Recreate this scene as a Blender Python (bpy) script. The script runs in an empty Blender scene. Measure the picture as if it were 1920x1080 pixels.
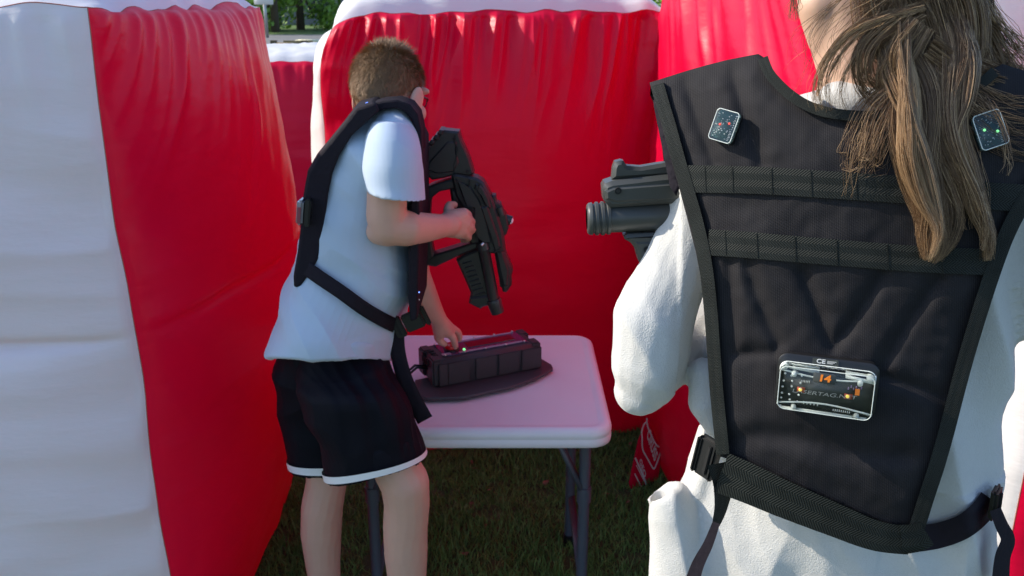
import bpy, bmesh, math, random
import numpy as np
from mathutils import Vector, Matrix, noise
from mathutils.bvhtree import BVHTree
from mathutils.geometry import delaunay_2d_cdt
R = math.radians
random.seed(7)
S = bpy.context.scene
C = S.collection
# ---------------------------------------------------------------- camera, sky, sun, exposure
H_CAM = 1.5
PITCH = R(18.5)
FPX = 1598.0
cd = bpy.data.cameras.new('camera'); cam = bpy.data.objects.new('camera', cd); C.objects.link(cam)
cam.location = (0, 0, H_CAM); cam.rotation_euler = (math.pi/2 - PITCH, 0, 0)
cd.sensor_width = 36; cd.lens = 36*FPX/1920; cd.clip_end = 2000; cd.clip_start = 0.02
S.camera = cam
cd.dof.use_dof = True; cd.dof.focus_distance = 0.95; cd.dof.aperture_fstop = 16
SUN_EL, SUN_AZ = R(33), R(8)          # azimuth measured from straight left towards the view direction
sun_dir = Vector((-math.cos(SUN_AZ)*math.cos(SUN_EL), math.sin(SUN_AZ)*math.cos(SUN_EL), math.sin(SUN_EL)))
w = bpy.data.worlds.new('World'); S.world = w; w.use_nodes = True
nt = w.node_tree; bg = nt.nodes['Background']
sky = nt.nodes.new('ShaderNodeTexSky'); sky.sky_type = 'NISHITA'; sky.sun_disc = False
sky.sun_elevation = SUN_EL; sky.sun_rotation = math.atan2(sun_dir.x, sun_dir.y); sky.ozone_density = 2.5
tint = nt.nodes.new('ShaderNodeMix'); tint.data_type = 'RGBA'; tint.blend_type = 'MULTIPLY'; tint.inputs[0].default_value = 1; tint.inputs[7].default_value = (.96, 1.0, 1.07, 1)
nt.links.new(sky.outputs[0], tint.inputs[6]); nt.links.new(tint.outputs[2], bg.inputs[0]); bg.inputs[1].default_value = 0.135
sl = bpy.data.lights.new('sun', 'SUN'); sl.energy = 3.0; sl.angle = R(0.53); sl.color = (1, .91, .77)
so = bpy.data.objects.new('sun', sl); C.objects.link(so)
so.rotation_euler = sun_dir.to_track_quat('Z', 'Y').to_euler(); so.location = (-5, 0, 6)
S.view_settings.view_transform = 'Standard'; S.view_settings.look = 'None'
S.view_settings.exposure = 0.86; S.view_settings.gamma = 1
S.cycles.max_bounces = 10; S.cycles.diffuse_bounces = 6; S.cycles.transparent_max_bounces = 12

# ---------------------------------------------------------------- measuring helpers
CP = Vector((0, 0, H_CAM))
FW = Vector((0, math.cos(PITCH), -math.sin(PITCH)))
def ray(px, py):
    a = (px-960)/FPX; b = (540-py)/FPX
    return Vector((a, math.cos(PITCH)+b*math.sin(PITCH), -math.sin(PITCH)+b*math.cos(PITCH)))
def at(px, py, Y):
    r = ray(px, py); return CP + r*(Y/r.y)
def atz(px, py, Z):
    r = ray(px, py); return CP + r*((Z-H_CAM)/r.z)
def rm(p, r):                      # a radius read off the photo in pixels, in metres at p
    return r*(p-CP).dot(FW)/FPX

# ---------------------------------------------------------------- object helpers
def tag(o, label=None, cat=None, group=None, kind=None):
    if label: o['label'] = label
    if cat: o['category'] = cat
    if group: o['group'] = group
    if kind: o['kind'] = kind
    return o
def empty(name, loc, label, cat, group=None):
    o = bpy.data.objects.new(name, None); C.objects.link(o); o.location = loc; o.empty_display_size = .05
    return tag(o, label, cat, group)
def link(name, me, mats, parent=None, smooth=True):
    for m in (mats if isinstance(mats, (list, tuple)) else [mats]): me.materials.append(m)
    o = bpy.data.objects.new(name, me); C.objects.link(o)
    if smooth: me.polygons.foreach_set('use_smooth', [True]*len(me.polygons))
    if parent is not None:
        o.parent = parent
        o.matrix_parent_inverse = wm(parent).inverted()
    return o
def wm(o):
    m = Matrix.LocRotScale(o.location, o.rotation_euler, o.scale)
    return m if o.parent is None else wm(o.parent) @ o.matrix_parent_inverse @ m
class MB:
    """collects faces of several materials for ONE mesh"""
    def __init__(s): s.v = []; s.f = []; s.m = []; s.uv = []
    def add(s, vs, fs, mi=0, uvs=None):
        b = len(s.v); s.v += [Vector(v) for v in vs]
        for f in fs:
            s.f.append([b+i for i in f]); s.m.append(mi)
            s.uv.append([uvs[i] for i in f] if uvs else [(0, 0)]*len(f))
        return s
    def box(s, c, sx, sy, sz, rot=None, mi=0, bev=0.0):
        c = Vector(c); rot = rot or Matrix.Identity(3)
        if bev > 0:
            bmx = bmesh.new(); bmesh.ops.create_cube(bmx, size=1)
            for v in bmx.verts: v.co = Vector((v.co.x*sx, v.co.y*sy, v.co.z*sz))
            bmesh.ops.bevel(bmx, geom=bmx.edges[:], offset=bev, segments=2, affect='EDGES')
            bmx.verts.ensure_lookup_table()
            vs = [c + rot @ v.co for v in bmx.verts]; fs = [[v.index for v in f.verts] for f in bmx.faces]; bmx.free()
            return s.add(vs, fs, mi)
        vs = [c + rot @ Vector((x*sx/2, y*sy/2, z*sz/2)) for x in (-1, 1) for y in (-1, 1) for z in (-1, 1)]
        return s.add(vs, [(0, 1, 3, 2), (4, 6, 7, 5), (0, 4, 5, 1), (2, 3, 7, 6), (0, 2, 6, 4), (1, 5, 7, 3)], mi)
    def tube(s, pts, rs, n=12, mi=0, cap=True):
        pts = [Vector(p) for p in pts]
        if not isinstance(rs, (list, tuple)): rs = [rs]*len(pts)
        vs = []; fs = []; up = None
        for i, p in enumerate(pts):
            d = (pts[min(i+1, len(pts)-1)] - pts[max(i-1, 0)]).normalized()
            if up is None: up = d.orthogonal().normalized()
            x = (up - d*up.dot(d)).normalized(); y = d.cross(x); up = x
            vs += [p + (x*math.cos(2*math.pi*k/n) + y*math.sin(2*math.pi*k/n))*rs[i] for k in range(n)]
        for i in range(len(pts)-1):
            for k in range(n):
                a = i*n+k; b = i*n+(k+1) % n; fs.append((a, b, b+n, a+n))
        if cap: fs += [list(range(n))[::-1], [(len(pts)-1)*n+k for k in range(n)]]
        return s.add(vs, fs, mi)
    def sphere(s, c, r, mi=0, n=10, sc=(1, 1, 1), rot=None):
        v, f = ell(c, (r*sc[0], r*sc[1], r*sc[2]), rot, n); return s.add(v, f, mi)
    def slab(s, front, back, mi=0):
        """polygon prism from matching front/back outlines"""
        n = len(front)
        return s.add(list(front)+list(back), [list(range(n)), list(range(2*n-1, n-1, -1))] + [(i, i+n, (i+1) % n + n, (i+1) % n) for i in range(n)], mi)
    def mesh(s, name):
        me = bpy.data.meshes.new(name); me.from_pydata([tuple(v) for v in s.v], [], s.f)
        me.polygons.foreach_set('material_index', s.m)
        ul = me.uv_layers.new(name='UVMap'); flat = []
        for q in s.uv:
            for u in q: flat += [u[0], u[1]]
        ul.data.foreach_set('uv', flat); me.update(); return me
    def build(s, name, mats, parent=None, smooth=True, bevel=0, auto=None, fix=False):
        me = s.mesh(name)
        if fix:
            b = bmesh.new(); b.from_mesh(me); bmesh.ops.recalc_face_normals(b, faces=b.faces[:]); b.to_mesh(me); b.free()
        o = link(name, me, mats, parent, smooth)
        if bevel:
            b = o.modifiers.new('bevel', 'BEVEL'); b.width = bevel; b.segments = 2; b.limit_method = 'ANGLE'; b.angle_limit = R(35)
        if smooth and (auto or bevel):
            try: me.set_sharp_from_angle(angle=R(auto or 50))
            except Exception: pass
        return o
def ell(c, rr, rot=None, n=12):
    c = Vector(c); rot = rot or Matrix.Identity(3); vs = []; fs = []
    for i in range(1, n):
        th = math.pi*i/n
        for k in range(2*n):
            ph = math.pi*k/n
            vs.append(c + rot @ Vector((rr[0]*math.sin(th)*math.cos(ph), rr[1]*math.sin(th)*math.sin(ph), rr[2]*math.cos(th))))
    for i in range(n-2):
        for k in range(2*n):
            a = i*2*n+k; b = i*2*n+(k+1) % (2*n); fs.append((a, a+2*n, b+2*n, b))
    t = len(vs); vs += [c + rot @ Vector((0, 0, rr[2])), c + rot @ Vector((0, 0, -rr[2]))]
    for k in range(2*n):
        fs.append((t, k, (k+1) % (2*n))); l = (n-2)*2*n
        fs.append((t+1, l+(k+1) % (2*n), l+k))
    return vs, fs
def caps(p0, r0, p1, r1, n=16):
    """tapered capsule"""
    p0 = Vector(p0); p1 = Vector(p1); d = (p1-p0); L = d.length
    q = d.to_track_quat('Z', 'Y').to_matrix() if L > 1e-6 else Matrix.Identity(3)
    prof = [(r0*math.sin(a), -r0*math.cos(a)) for a in [math.pi/2*i/5 for i in range(1, 6)]]
    prof += [(r1*math.cos(a), L+r1*math.sin(a)) for a in [math.pi/2*i/5 for i in range(0, 5)]]
    vs = [p0 + q @ Vector((r*math.cos(2*math.pi*k/n), r*math.sin(2*math.pi*k/n), z)) for r, z in prof for k in range(n)]
    fs = [(i*n+k, i*n+(k+1) % n, (i+1)*n+(k+1) % n, (i+1)*n+k) for i in range(len(prof)-1) for k in range(n)]
    t = len(vs); vs += [p0 + q @ Vector((0, 0, -r0)), p0 + q @ Vector((0, 0, L+r1))]
    l = (len(prof)-1)*n
    for k in range(n): fs += [(t, (k+1) % n, k), (t+1, l+k, l+(k+1) % n)]
    return vs, fs
def chain(pts):
    out = []
    for (a, ra), (b, rb) in zip(pts, pts[1:]): out.append(caps(a, ra, b, rb))
    return out
def pxchain(pts):
    """[(px,py,Y,radius in px)...] -> capsules"""
    q = [(at(x, y, Y), rm(at(x, y, Y), r)) for x, y, Y, r in pts]
    return chain(q)
def ring(L, Rr, b, n=40, e=2.3, ydir=None):
    c = (L+Rr)/2; a = (Rr-L)/2
    yd = ydir or Vector((-a.y, a.x, 0)).normalized()
    out = []
    for k in range(n):
        t = 2*math.pi*k/n; ct, st = math.cos(t), math.sin(t)
        out.append(c + a*(abs(ct)**(2/e)*(1 if ct > 0 else -1)) + yd*b*(abs(st)**(2/e)*(1 if st > 0 else -1)))
    return out
def fine(rings, k=4):
    out = []
    for i in range(len(rings)-1):
        p0 = rings[max(i-1, 0)]; p1 = rings[i]; p2 = rings[i+1]; p3 = rings[min(i+2, len(rings)-1)]
        for j in range(k):
            t = j/k; out.append([.5*((2*b)+(c-a)*t+(2*a-5*b+4*c-d)*t*t+(3*b-a-3*c+d)*t**3) for a, b, c, d in zip(p0, p1, p2, p3)])
    out.append(rings[-1]); return out
def loft(rings, cap=True):
    n = len(rings[0]); vs = [v for r in rings for v in r]; fs = []
    for i in range(len(rings)-1):
        for k in range(n):
            fs.append((i*n+k, i*n+(k+1) % n, (i+1)*n+(k+1) % n, (i+1)*n+k))
    if cap: fs += [list(range(n))[::-1], [(len(rings)-1)*n+k for k in range(n)]]
    return vs, fs
def fuse(name, prims, mat, parent, vox=.004, sm=6, disp=None, keep=None):
    """union of closed shapes as one continuous skin"""
    mb = MB()
    for v, f in prims: mb.add(v, f)
    me = mb.mesh(name+'_raw')
    b = bmesh.new(); b.from_mesh(me)
    bmesh.ops.recalc_face_normals(b, faces=b.faces[:]); b.to_mesh(me); b.free()
    o = bpy.data.objects.new(name+'_raw', me); C.objects.link(o)
    m = o.modifiers.new('r', 'REMESH'); m.mode = 'VOXEL'; m.voxel_size = vox; m.adaptivity = 0
    if sm:
        m2 = o.modifiers.new('s', 'SMOOTH'); m2.factor = .5; m2.iterations = sm
    dg = bpy.context.evaluated_depsgraph_get()
    me2 = bpy.data.meshes.new_from_object(o.evaluated_get(dg)); me2.name = name
    bpy.data.objects.remove(o); bpy.data.meshes.remove(me)
    if disp:
        nv = len(me2.vertices); co = np.empty(nv*3); me2.vertices.foreach_get('co', co); co = co.reshape(-1, 3)
        no = np.array([v.normal[:] for v in me2.vertices])
        d = np.array([disp(Vector(p), Vector(q)) for p, q in zip(co, no)])
        co = co + no*d[:, None]; me2.vertices.foreach_set('co', co.ravel()); me2.update()
    return link(name, me2, mat, parent)
def N(p, s=1.0, off=0.0): return noise.noise(Vector((p[0]*s+off, p[1]*s+off*1.7, p[2]*s-off)))
def ribbon(surf, pts, width, off=.002, th=.0015, step=8, across=4, closed=False):
    """webbing laid along a polyline of the surface; returns verts, faces, uvs"""
    P = [Vector((a[0], a[1], 0)) for a in pts]
    # catmull-rom resample
    Q = []
    for i in range(len(P)-1):
        p0 = P[max(i-1, 0)]; p1 = P[i]; p2 = P[i+1]; p3 = P[min(i+2, len(P)-1)]
        n = max(1, int((p2-p1).length/step))
        for k in range(n):
            t = k/n
            Q.append(.5*((2*p1)+(-p0+p2)*t+(2*p0-5*p1+4*p2-p3)*t*t+(-p0+3*p1-3*p2+p3)*t**3))
    Q.append(P[-1])
    W = width if isinstance(width, (list, tuple)) else [width, width]
    vs = []; uv = []; L = 0; na = across+1; last = None
    for i, q in enumerate(Q):
        d = (Q[min(i+1, len(Q)-1)]-Q[max(i-1, 0)]).normalized(); nn = Vector((-d.y, d.x, 0))
        ww = W[0]+(W[1]-W[0])*i/max(1, len(Q)-1)
        c = surf(q.x, q.y, off)
        if last is not None: L += (c-last).length
        last = c
        for side in (0, 1):
            for k in range(na):
                a = (k/across-.5)*ww
                vs.append(surf(q.x+nn.x*a, q.y+nn.y*a, off if side == 0 else off-th)); uv.append((L, k/across))
    st = 2*na; fs = []
    for i in range(len(Q)-1):
        b = i*st
        for k in range(across):
            fs.append((b+k, b+k+1, b+st+k+1, b+st+k))
            fs.append((b+na+k, b+st+na+k, b+st+na+k+1, b+na+k+1))
        fs.append((b, b+st, b+st+na, b+na)); fs.append((b+across, b+na+across, b+st+na+across, b+st+across))
    e = (len(Q)-1)*st
    fs.append([k for k in range(na)][::-1]+[na+k for k in range(na)])
    fs.append([e+k for k in range(na)]+[e+na+k for k in range(na)][::-1])
    return vs, fs, uv
def inside(p, poly):
    x, y = p; c = False; n = len(poly); j = n-1
    for i in range(n):
        xi, yi = poly[i]; xj, yj = poly[j]
        if (yi > y) != (yj > y) and x < (xj-xi)*(y-yi)/(yj-yi)+xi: c = not c
        j = i
    return c
def segd(px, py, line):
    best = 1e9
    for (ax, ay), (bx, by) in zip(line, line[1:]):
        dx, dy = bx-ax, by-ay; t = max(0, min(1, ((px-ax)*dx+(py-ay)*dy)/(dx*dx+dy*dy+1e-9)))
        best = min(best, math.hypot(px-ax-t*dx, py-ay-t*dy))
    return best
def panel(outline, surf, spacing=7, th=.01, hfun=None, off=0.0):
    """sheet with an outline, real thickness, laid on a curved surface"""
    B = []
    n = len(outline)
    for i in range(n):
        a = outline[i]; b = outline[(i+1) % n]; k = max(1, int(math.dist(a, b)/spacing))
        B += [(a[0]+(b[0]-a[0])*j/k, a[1]+(b[1]-a[1])*j/k) for j in range(k)]
    xs = [p[0] for p in B]; ys = [p[1] for p in B]; I = []
    y = min(ys)+spacing*.5; r = 0
    while y < max(ys):
        x = min(xs)+(spacing*.5 if r % 2 else 0)
        while x < max(xs):
            if inside((x, y), B) and segd(x, y, B+[B[0]]) > spacing*.55: I.append((x, y))
            x += spacing
        y += spacing*.87; r += 1
    nb = len(B)
    v2, _, f2, *_ = delaunay_2d_cdt([Vector(p) for p in B+I], [(i, (i+1) % nb) for i in range(nb)], [list(range(nb))], 1, 1e-4)
    bd = B+[B[0]]
    F = []; K = []; uv = []
    for p in v2:
        h = hfun(p.x, p.y) if hfun else 0
        F.append(surf(p.x, p.y, off+h)); K.append(surf(p.x, p.y, off-th)); uv.append((p.x/1000, p.y/1000))
    m = len(F); fs = [list(f) for f in f2]+[[i+m for i in f][::-1] for f in f2]
    ed = {}
    for f in f2:
        for i in range(len(f)):
            a, b = f[i], f[(i+1) % len(f)]
            ed[(a, b)] = 1
    for (a, b) in list(ed):
        if (b, a) not in ed: fs.append([b, a, a+m, b+m])
    return F+K, fs, uv+uv
def text_mesh(txt, size, depth=.0004, bold=0.0):
    cu = bpy.data.curves.new('t', 'FONT'); cu.body = txt; cu.size = size; cu.extrude = depth; cu.offset = bold
    cu.align_x = 'CENTER'; cu.align_y = 'CENTER'; cu.resolution_u = 3
    o = bpy.data.objects.new('t', cu); C.objects.link(o)
    dg = bpy.context.evaluated_depsgraph_get(); me = bpy.data.meshes.new_from_object(o.evaluated_get(dg))
    vs = [v.co.copy() for v in me.vertices]; fs = [list(p.vertices) for p in me.polygons]
    bpy.data.objects.remove(o); bpy.data.curves.remove(cu); bpy.data.meshes.remove(me)
    return vs, fs

# ---------------------------------------------------------------- materials
def mat(name, col, rough=.6, metal=0, bump=0, bscale=200, var=0, vscale=20, sss=0, spec=.5, coat=0, sheen=0, emit=None, alpha=1, trans=0, coord='Object', bdist=.001):
    m = bpy.data.materials.new(name); m.use_nodes = True; n = m.node_tree; p = n.nodes['Principled BSDF']
    p.inputs['Base Color'].default_value = (*col, 1); p.inputs['Roughness'].default_value = rough
    p.inputs['Metallic'].default_value = metal; p.inputs['Specular IOR Level'].default_value = spec
    if coat: p.inputs['Coat Weight'].default_value = coat; p.inputs['Coat Roughness'].default_value = .15
    if sheen: p.inputs['Sheen Weight'].default_value = sheen; p.inputs['Sheen Roughness'].default_value = .4
    if sss: p.inputs['Subsurface Weight'].default_value = sss; p.inputs['Subsurface Radius'].default_value = (.012, .005, .003); p.inputs['Subsurface Scale'].default_value = 1
    if trans: p.inputs['Transmission Weight'].default_value = trans; p.inputs['IOR'].default_value = 1.45
    if emit: p.inputs['Emission Color'].default_value = (*emit[0], 1); p.inputs['Emission Strength'].default_value = emit[1]
    tc = n.nodes.new('ShaderNodeTexCoord')
    if var:
        t = n.nodes.new('ShaderNodeTexNoise'); t.inputs['Scale'].default_value = vscale; t.inputs['Detail'].default_value = 5
        mx = n.nodes.new('ShaderNodeMix'); mx.data_type = 'RGBA'; mx.blend_type = 'MIX'
        mx.inputs[6].default_value = (*[c*(1-var) for c in col], 1); mx.inputs[7].default_value = (*[min(1, c*(1+var)) for c in col], 1)
        n.links.new(tc.outputs[coord], t.inputs['Vector']); n.links.new(t.outputs['Fac'], mx.inputs[0]); n.links.new(mx.outputs[2], p.inputs['Base Color'])
    if bump:
        t = n.nodes.new('ShaderNodeTexNoise'); t.inputs['Scale'].default_value = bscale; t.inputs['Detail'].default_value = 4
        b = n.nodes.new('ShaderNodeBump'); b.inputs['Strength'].default_value = bump; b.inputs['Distance'].default_value = bdist
        n.links.new(tc.outputs[coord], t.inputs['Vector']); n.links.new(t.outputs['Fac'], b.inputs['Height']); n.links.new(b.outputs[0], p.inputs['Normal'])
    return m
def vinyl(name, col, tl):
    """coated nylon: slightly translucent, soft gloss, fine creases"""
    m = mat(name, col, .36, spec=.28); n = m.node_tree; p = n.nodes['Principled BSDF']
    tc = n.nodes.new('ShaderNodeTexCoord')
    mp = n.nodes.new('ShaderNodeMapping'); mp.inputs['Scale'].default_value = (1, 1, 3.5)
    t = n.nodes.new('ShaderNodeTexNoise'); t.inputs['Scale'].default_value = 5; t.inputs['Detail'].default_value = 5; t.inputs['Roughness'].default_value = .55
    b = n.nodes.new('ShaderNodeBump'); b.inputs['Strength'].default_value = .35; b.inputs['Distance'].default_value = .012
    n.links.new(tc.outputs['Object'], mp.inputs['Vector']); n.links.new(mp.outputs[0], t.inputs['Vector'])
    n.links.new(t.outputs['Fac'], b.inputs['Height'])
    t2 = n.nodes.new('ShaderNodeTexNoise'); t2.inputs['Scale'].default_value = 900
    b2 = n.nodes.new('ShaderNodeBump'); b2.inputs['Strength'].default_value = .25; b2.inputs['Distance'].default_value = .0004
    n.links.new(tc.outputs['Object'], t2.inputs['Vector']); n.links.new(t2.outputs['Fac'], b2.inputs['Height'])
    n.links.new(b.outputs[0], b2.inputs['Normal']); n.links.new(b2.outputs[0], p.inputs['Normal'])
    tr = n.nodes.new('ShaderNodeBsdfTranslucent'); tr.inputs['Color'].default_value = (*col, 1)
    ms = n.nodes.new('ShaderNodeMixShader'); ms.inputs[0].default_value = tl
    out = n.nodes['Material Output']
    n.links.new(p.outputs[0], ms.inputs[1]); n.links.new(tr.outputs[0], ms.inputs[2]); n.links.new(ms.outputs[0], out.inputs[0])
    return m
def weave(name, dark, light, freq, herring=0.0, bump=.6, rough=.75, uvscale=(1, 1)):
    """woven cloth from the UVs; herring > 0 gives chevrons across the strap"""
    m = mat(name, dark, rough, spec=.2); n = m.node_tree; p = n.nodes['Principled BSDF']
    tc = n.nodes.new('ShaderNodeTexCoord'); sp = n.nodes.new('ShaderNodeSeparateXYZ'); n.links.new(tc.outputs['UV'], sp.inputs[0])
    def M(op, a, b=None):
        q = n.nodes.new('ShaderNodeMath'); q.operation = op
        for i, x in enumerate((a, b)):
            if x is None: continue
            if isinstance(x, (int, float)): q.inputs[i].default_value = x
            else: n.links.new(x, q.inputs[i])
        return q.outputs[0]
    u = M('MULTIPLY', sp.outputs[0], freq*uvscale[0]); v = M('MULTIPLY', sp.outputs[1], uvscale[1])
    if herring:
        pp = M('PINGPONG', v, .25); ph = M('ADD', u, M('MULTIPLY', pp, herring)); h = M('SINE', ph)
        e = M('SINE', M('MULTIPLY', u, 2.1))
        h = M('ADD', h, M('MULTIPLY', e, .25))
    else:
        v = M('MULTIPLY', sp.outputs[1], freq*uvscale[1])
        h = M('MULTIPLY', M('SINE', M('ADD', u, v)), M('SINE', M('SUBTRACT', v, M('MULTIPLY', u, .4))))
    tn = n.nodes.new('ShaderNodeTexNoise'); tn.inputs['Scale'].default_value = 35; tn.inputs['Detail'].default_value = 4
    n.links.new(tc.outputs['Object'], tn.inputs['Vector'])
    f = M('ADD', M('MULTIPLY', h, .5), M('MULTIPLY', tn.outputs['Fac'], 1.0))
    mx = n.nodes.new('ShaderNodeMix'); mx.data_type = 'RGBA'; mx.inputs[6].default_value = (*dark, 1); mx.inputs[7].default_value = (*light, 1)
    n.links.new(f, mx.inputs[0]); n.links.new(mx.outputs[2], p.inputs['Base Color'])
    b = n.nodes.new('ShaderNodeBump'); b.inputs['Strength'].default_value = bump; b.inputs['Distance'].default_value = .0006
    n.links.new(h, b.inputs['Height']); n.links.new(b.outputs[0], p.inputs['Normal'])
    return m
RED = vinyl('red_vinyl', (.78, .002, .050), .33)
WHT = vinyl('white_vinyl', (.80, .80, .80), .14)
SEAM = mat('seam_thread', (.42, .14, .10), .7)
SKIN_B = mat('boy_skin', (.60, .36, .27), .5, sss=.15, var=.06, vscale=30, bump=.1, bscale=300)
SKIN_G = mat('girl_skin', (.62, .39, .27), .5, sss=.15, var=.06, vscale=30, bump=.1, bscale=300)
TEE = mat('cotton_tee', (.46, .56, .68), .85, bump=.25, bscale=1500, bdist=.0004, sheen=.3)
FLEECE = mat('white_fleece', (.60, .59, .56), .95, bump=.7, bscale=600, bdist=.0013, sheen=.4, var=.05, vscale=300)
SHORT = mat('black_sport_cloth', (.004, .0045, .009), .7, bump=.2, bscale=900, spec=.15)
STRIPE = mat('white_trim', (.8, .8, .8), .6)
NYL = weave('vest_canvas', (.009, .008, .010), (.027, .025, .027), 1100, 0, .25)
WEB = weave('vest_webbing', (.006, .007, .006), (.030, .034, .030), 2100, 62, .5, .65)
NYLB = mat('plain_vest_cloth', (.014, .011, .017), .8, bump=.6, bscale=70, spec=.2, bdist=.004)
PLAS = mat('black_plastic', (.012, .012, .013), .38, bump=.05, bscale=500)
GUNM = mat('charcoal_blaster_plastic', (.028, .026, .028), .34, bump=.12, bscale=900, bdist=.0003, var=.12, vscale=60)
GUNG = mat('worn_grey_blaster_plastic', (.065, .067, .062), .38, bump=.1, bscale=900, bdist=.0003, var=.15, vscale=40)
HOLE = mat('recess_black', (.006, .006, .006), .7)
STEEL = mat('screw_steel', (.6, .6, .6), .3, metal=1)
CLEAR = mat('clear_polycarbonate', (.93, .97, .97), .06, trans=1.0)
PCB = mat('circuit_board_green', (.02, .07, .065), .35, var=.5, vscale=900)
PCBD = mat('circuit_board_black', (.03, .038, .038), .3)
LABELW = mat('white_print', (.75, .75, .72), .5)
ORG = mat('orange_print', (.95, .25, .02), .5)
LEDR = mat('red_led', (.8, .05, .03), .3, emit=((1, .12, .06), .5))
LEDY = mat('yellow_led', (.9, .7, .1), .3, emit=((1, .75, .15), .35))
LEDG = mat('green_led', (.1, .8, .2), .3, emit=((.3, 1, .4), .6))
LEDB = mat('blue_led', (.05, .1, .8), .3, emit=((.15, .3, 1), 2))
HAIRB = mat('short_brown_hair', (.27, .16, .08), .6, var=.45, vscale=140)
HAIRG = mat('long_brown_hair', (.21, .12, .062), .40, var=.45, vscale=60)
HAIRL = mat('light_brown_hair', (.50, .32, .17), .40, var=.3, vscale=60)
TABW = mat('table_plastic', (.74, .74, .76), .42, bump=.5, bscale=420, bdist=.0006, var=.03, vscale=12)
TLEG = mat('table_leg_paint', (.065, .078, .10), .4)

# ================================================================ the setting
def nodes_ground(name, c1, c2, c3, sc):
    m = mat(name, c1, .9, bump=.8, bscale=sc*6, bdist=.01); n = m.node_tree; p = n.nodes['Principled BSDF']
    tc = n.nodes.new('ShaderNodeTexCoord'); t = n.nodes.new('ShaderNodeTexNoise'); t.inputs['Scale'].default_value = sc; t.inputs['Detail'].default_value = 8
    r = n.nodes.new('ShaderNodeValToRGB'); r.color_ramp.elements[0].position = .3; r.color_ramp.elements[0].color = (*c1, 1)
    r.color_ramp.elements[1].position = .7; r.color_ramp.elements[1].color = (*c3, 1); e = r.color_ramp.elements.new(.5); e.color = (*c2, 1)
    n.links.new(tc.outputs['Object'], t.inputs['Vector']); n.links.new(t.outputs['Fac'], r.inputs[0]); n.links.new(r.outputs[0], p.inputs['Base Color'])
    return m
SOIL = nodes_ground('lawn_soil', (.040, .052, .020), (.055, .085, .026), (.085, .105, .04), 14)
LAWN = nodes_ground('far_lawn', (.06, .12, .018), (.09, .16, .025), (.12, .18, .035), 3)
ROAD = nodes_ground('pale_asphalt', (.16, .155, .15), (.19, .185, .18), (.22, .215, .205), 5)
def sheet(name, pts, z, m):
    me = bpy.data.meshes.new(name); me.from_pydata([(x, y, z) for x, y in pts], [], [list(range(len(pts)))])
    o = link(name, me, m, smooth=False); tag(o, kind='structure'); return o
sheet('ground', [(-400, -400), (400, -400), (400, 600), (-400, 600)], 0, SOIL)
sheet('lawn', [(-60, 9), (60, 9), (60, 26), (-60, 26)], .004, LAWN)
sheet('road', [(-90, 26), (90, 26), (90, 44), (-90, 44)], .008, ROAD)
sheet('verge', [(-90, 44), (90, 44), (90, 140), (-90, 140)], .012, LAWN)

# grass blades where the photo looks down on the lawn
GR = mat('grass_blade', (.15, .27, .06), .6, var=.5, vscale=25)
def grass():
    rnd = random.Random(3); V = []; Fc = []
    for i in range(62000):
        x = rnd.uniform(-.95, .72); y = rnd.uniform(1.25, 2.95)
        if noise.noise(Vector((x*9, y*9, 0))) < -.38 and rnd.random() < .8: continue
        h = rnd.uniform(.012, .038)*(1+.5*noise.noise(Vector((x*4, y*4, 3)))); a = rnd.uniform(0, 6.28); wd = rnd.uniform(.0010, .0019)
        lx, ly = rnd.gauss(0, .013), rnd.gauss(0, .013)
        ca, sa = math.cos(a)*wd, math.sin(a)*wd; b = len(V)
        V += [(x-ca, y-sa, 0), (x+ca, y+sa, 0), (x+lx*.4+ca*.8, y+ly*.4+sa*.8, h*.6), (x+lx*.4-ca*.8, y+ly*.4-sa*.8, h*.6), (x+lx, y+ly, h)]
        Fc += [(b, b+1, b+2, b+3), (b+3, b+2, b+4)]
    me = bpy.data.meshes.new('grass'); me.from_pydata(V, [], Fc)
    tag(link('grass', me, GR, smooth=False), 'short dark green mown grass under and around the folding table', 'grass', kind='stuff')
grass()
# fallen leaves: a few dry ones in the grass by the wall
LEAFM = mat('dry_leaf', (.22, .09, .05), .8, var=.3, vscale=90)
lf = MB(); rnd = random.Random(5)
for i in range(60):
    x = rnd.uniform(-.7, .6); y = rnd.uniform(1.5, 2.75); a = rnd.uniform(0, 6.3); s = rnd.uniform(.006, .013)
    q = Matrix.Rotation(a, 3, 'Z') @ Matrix.Rotation(rnd.uniform(-.5, .5), 3, 'X')
    P = [(0, -s, 0), (s*.55, -s*.3, .002), (s*.4, s*.5, .003), (0, s*1.1, 0), (-s*.4, s*.5, .003), (-s*.55, -s*.3, .002)]
    lf.add([Vector((x, y, rnd.uniform(.012, .026)))+q@Vector(p) for p in P], [[0, 1, 2, 3], [0, 3, 4, 5]])
tag(lf.build('fallen_leaves', LEAFM, smooth=False), 'small dry brown leaves scattered in the shaded grass', 'leaves', kind='stuff')

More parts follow.
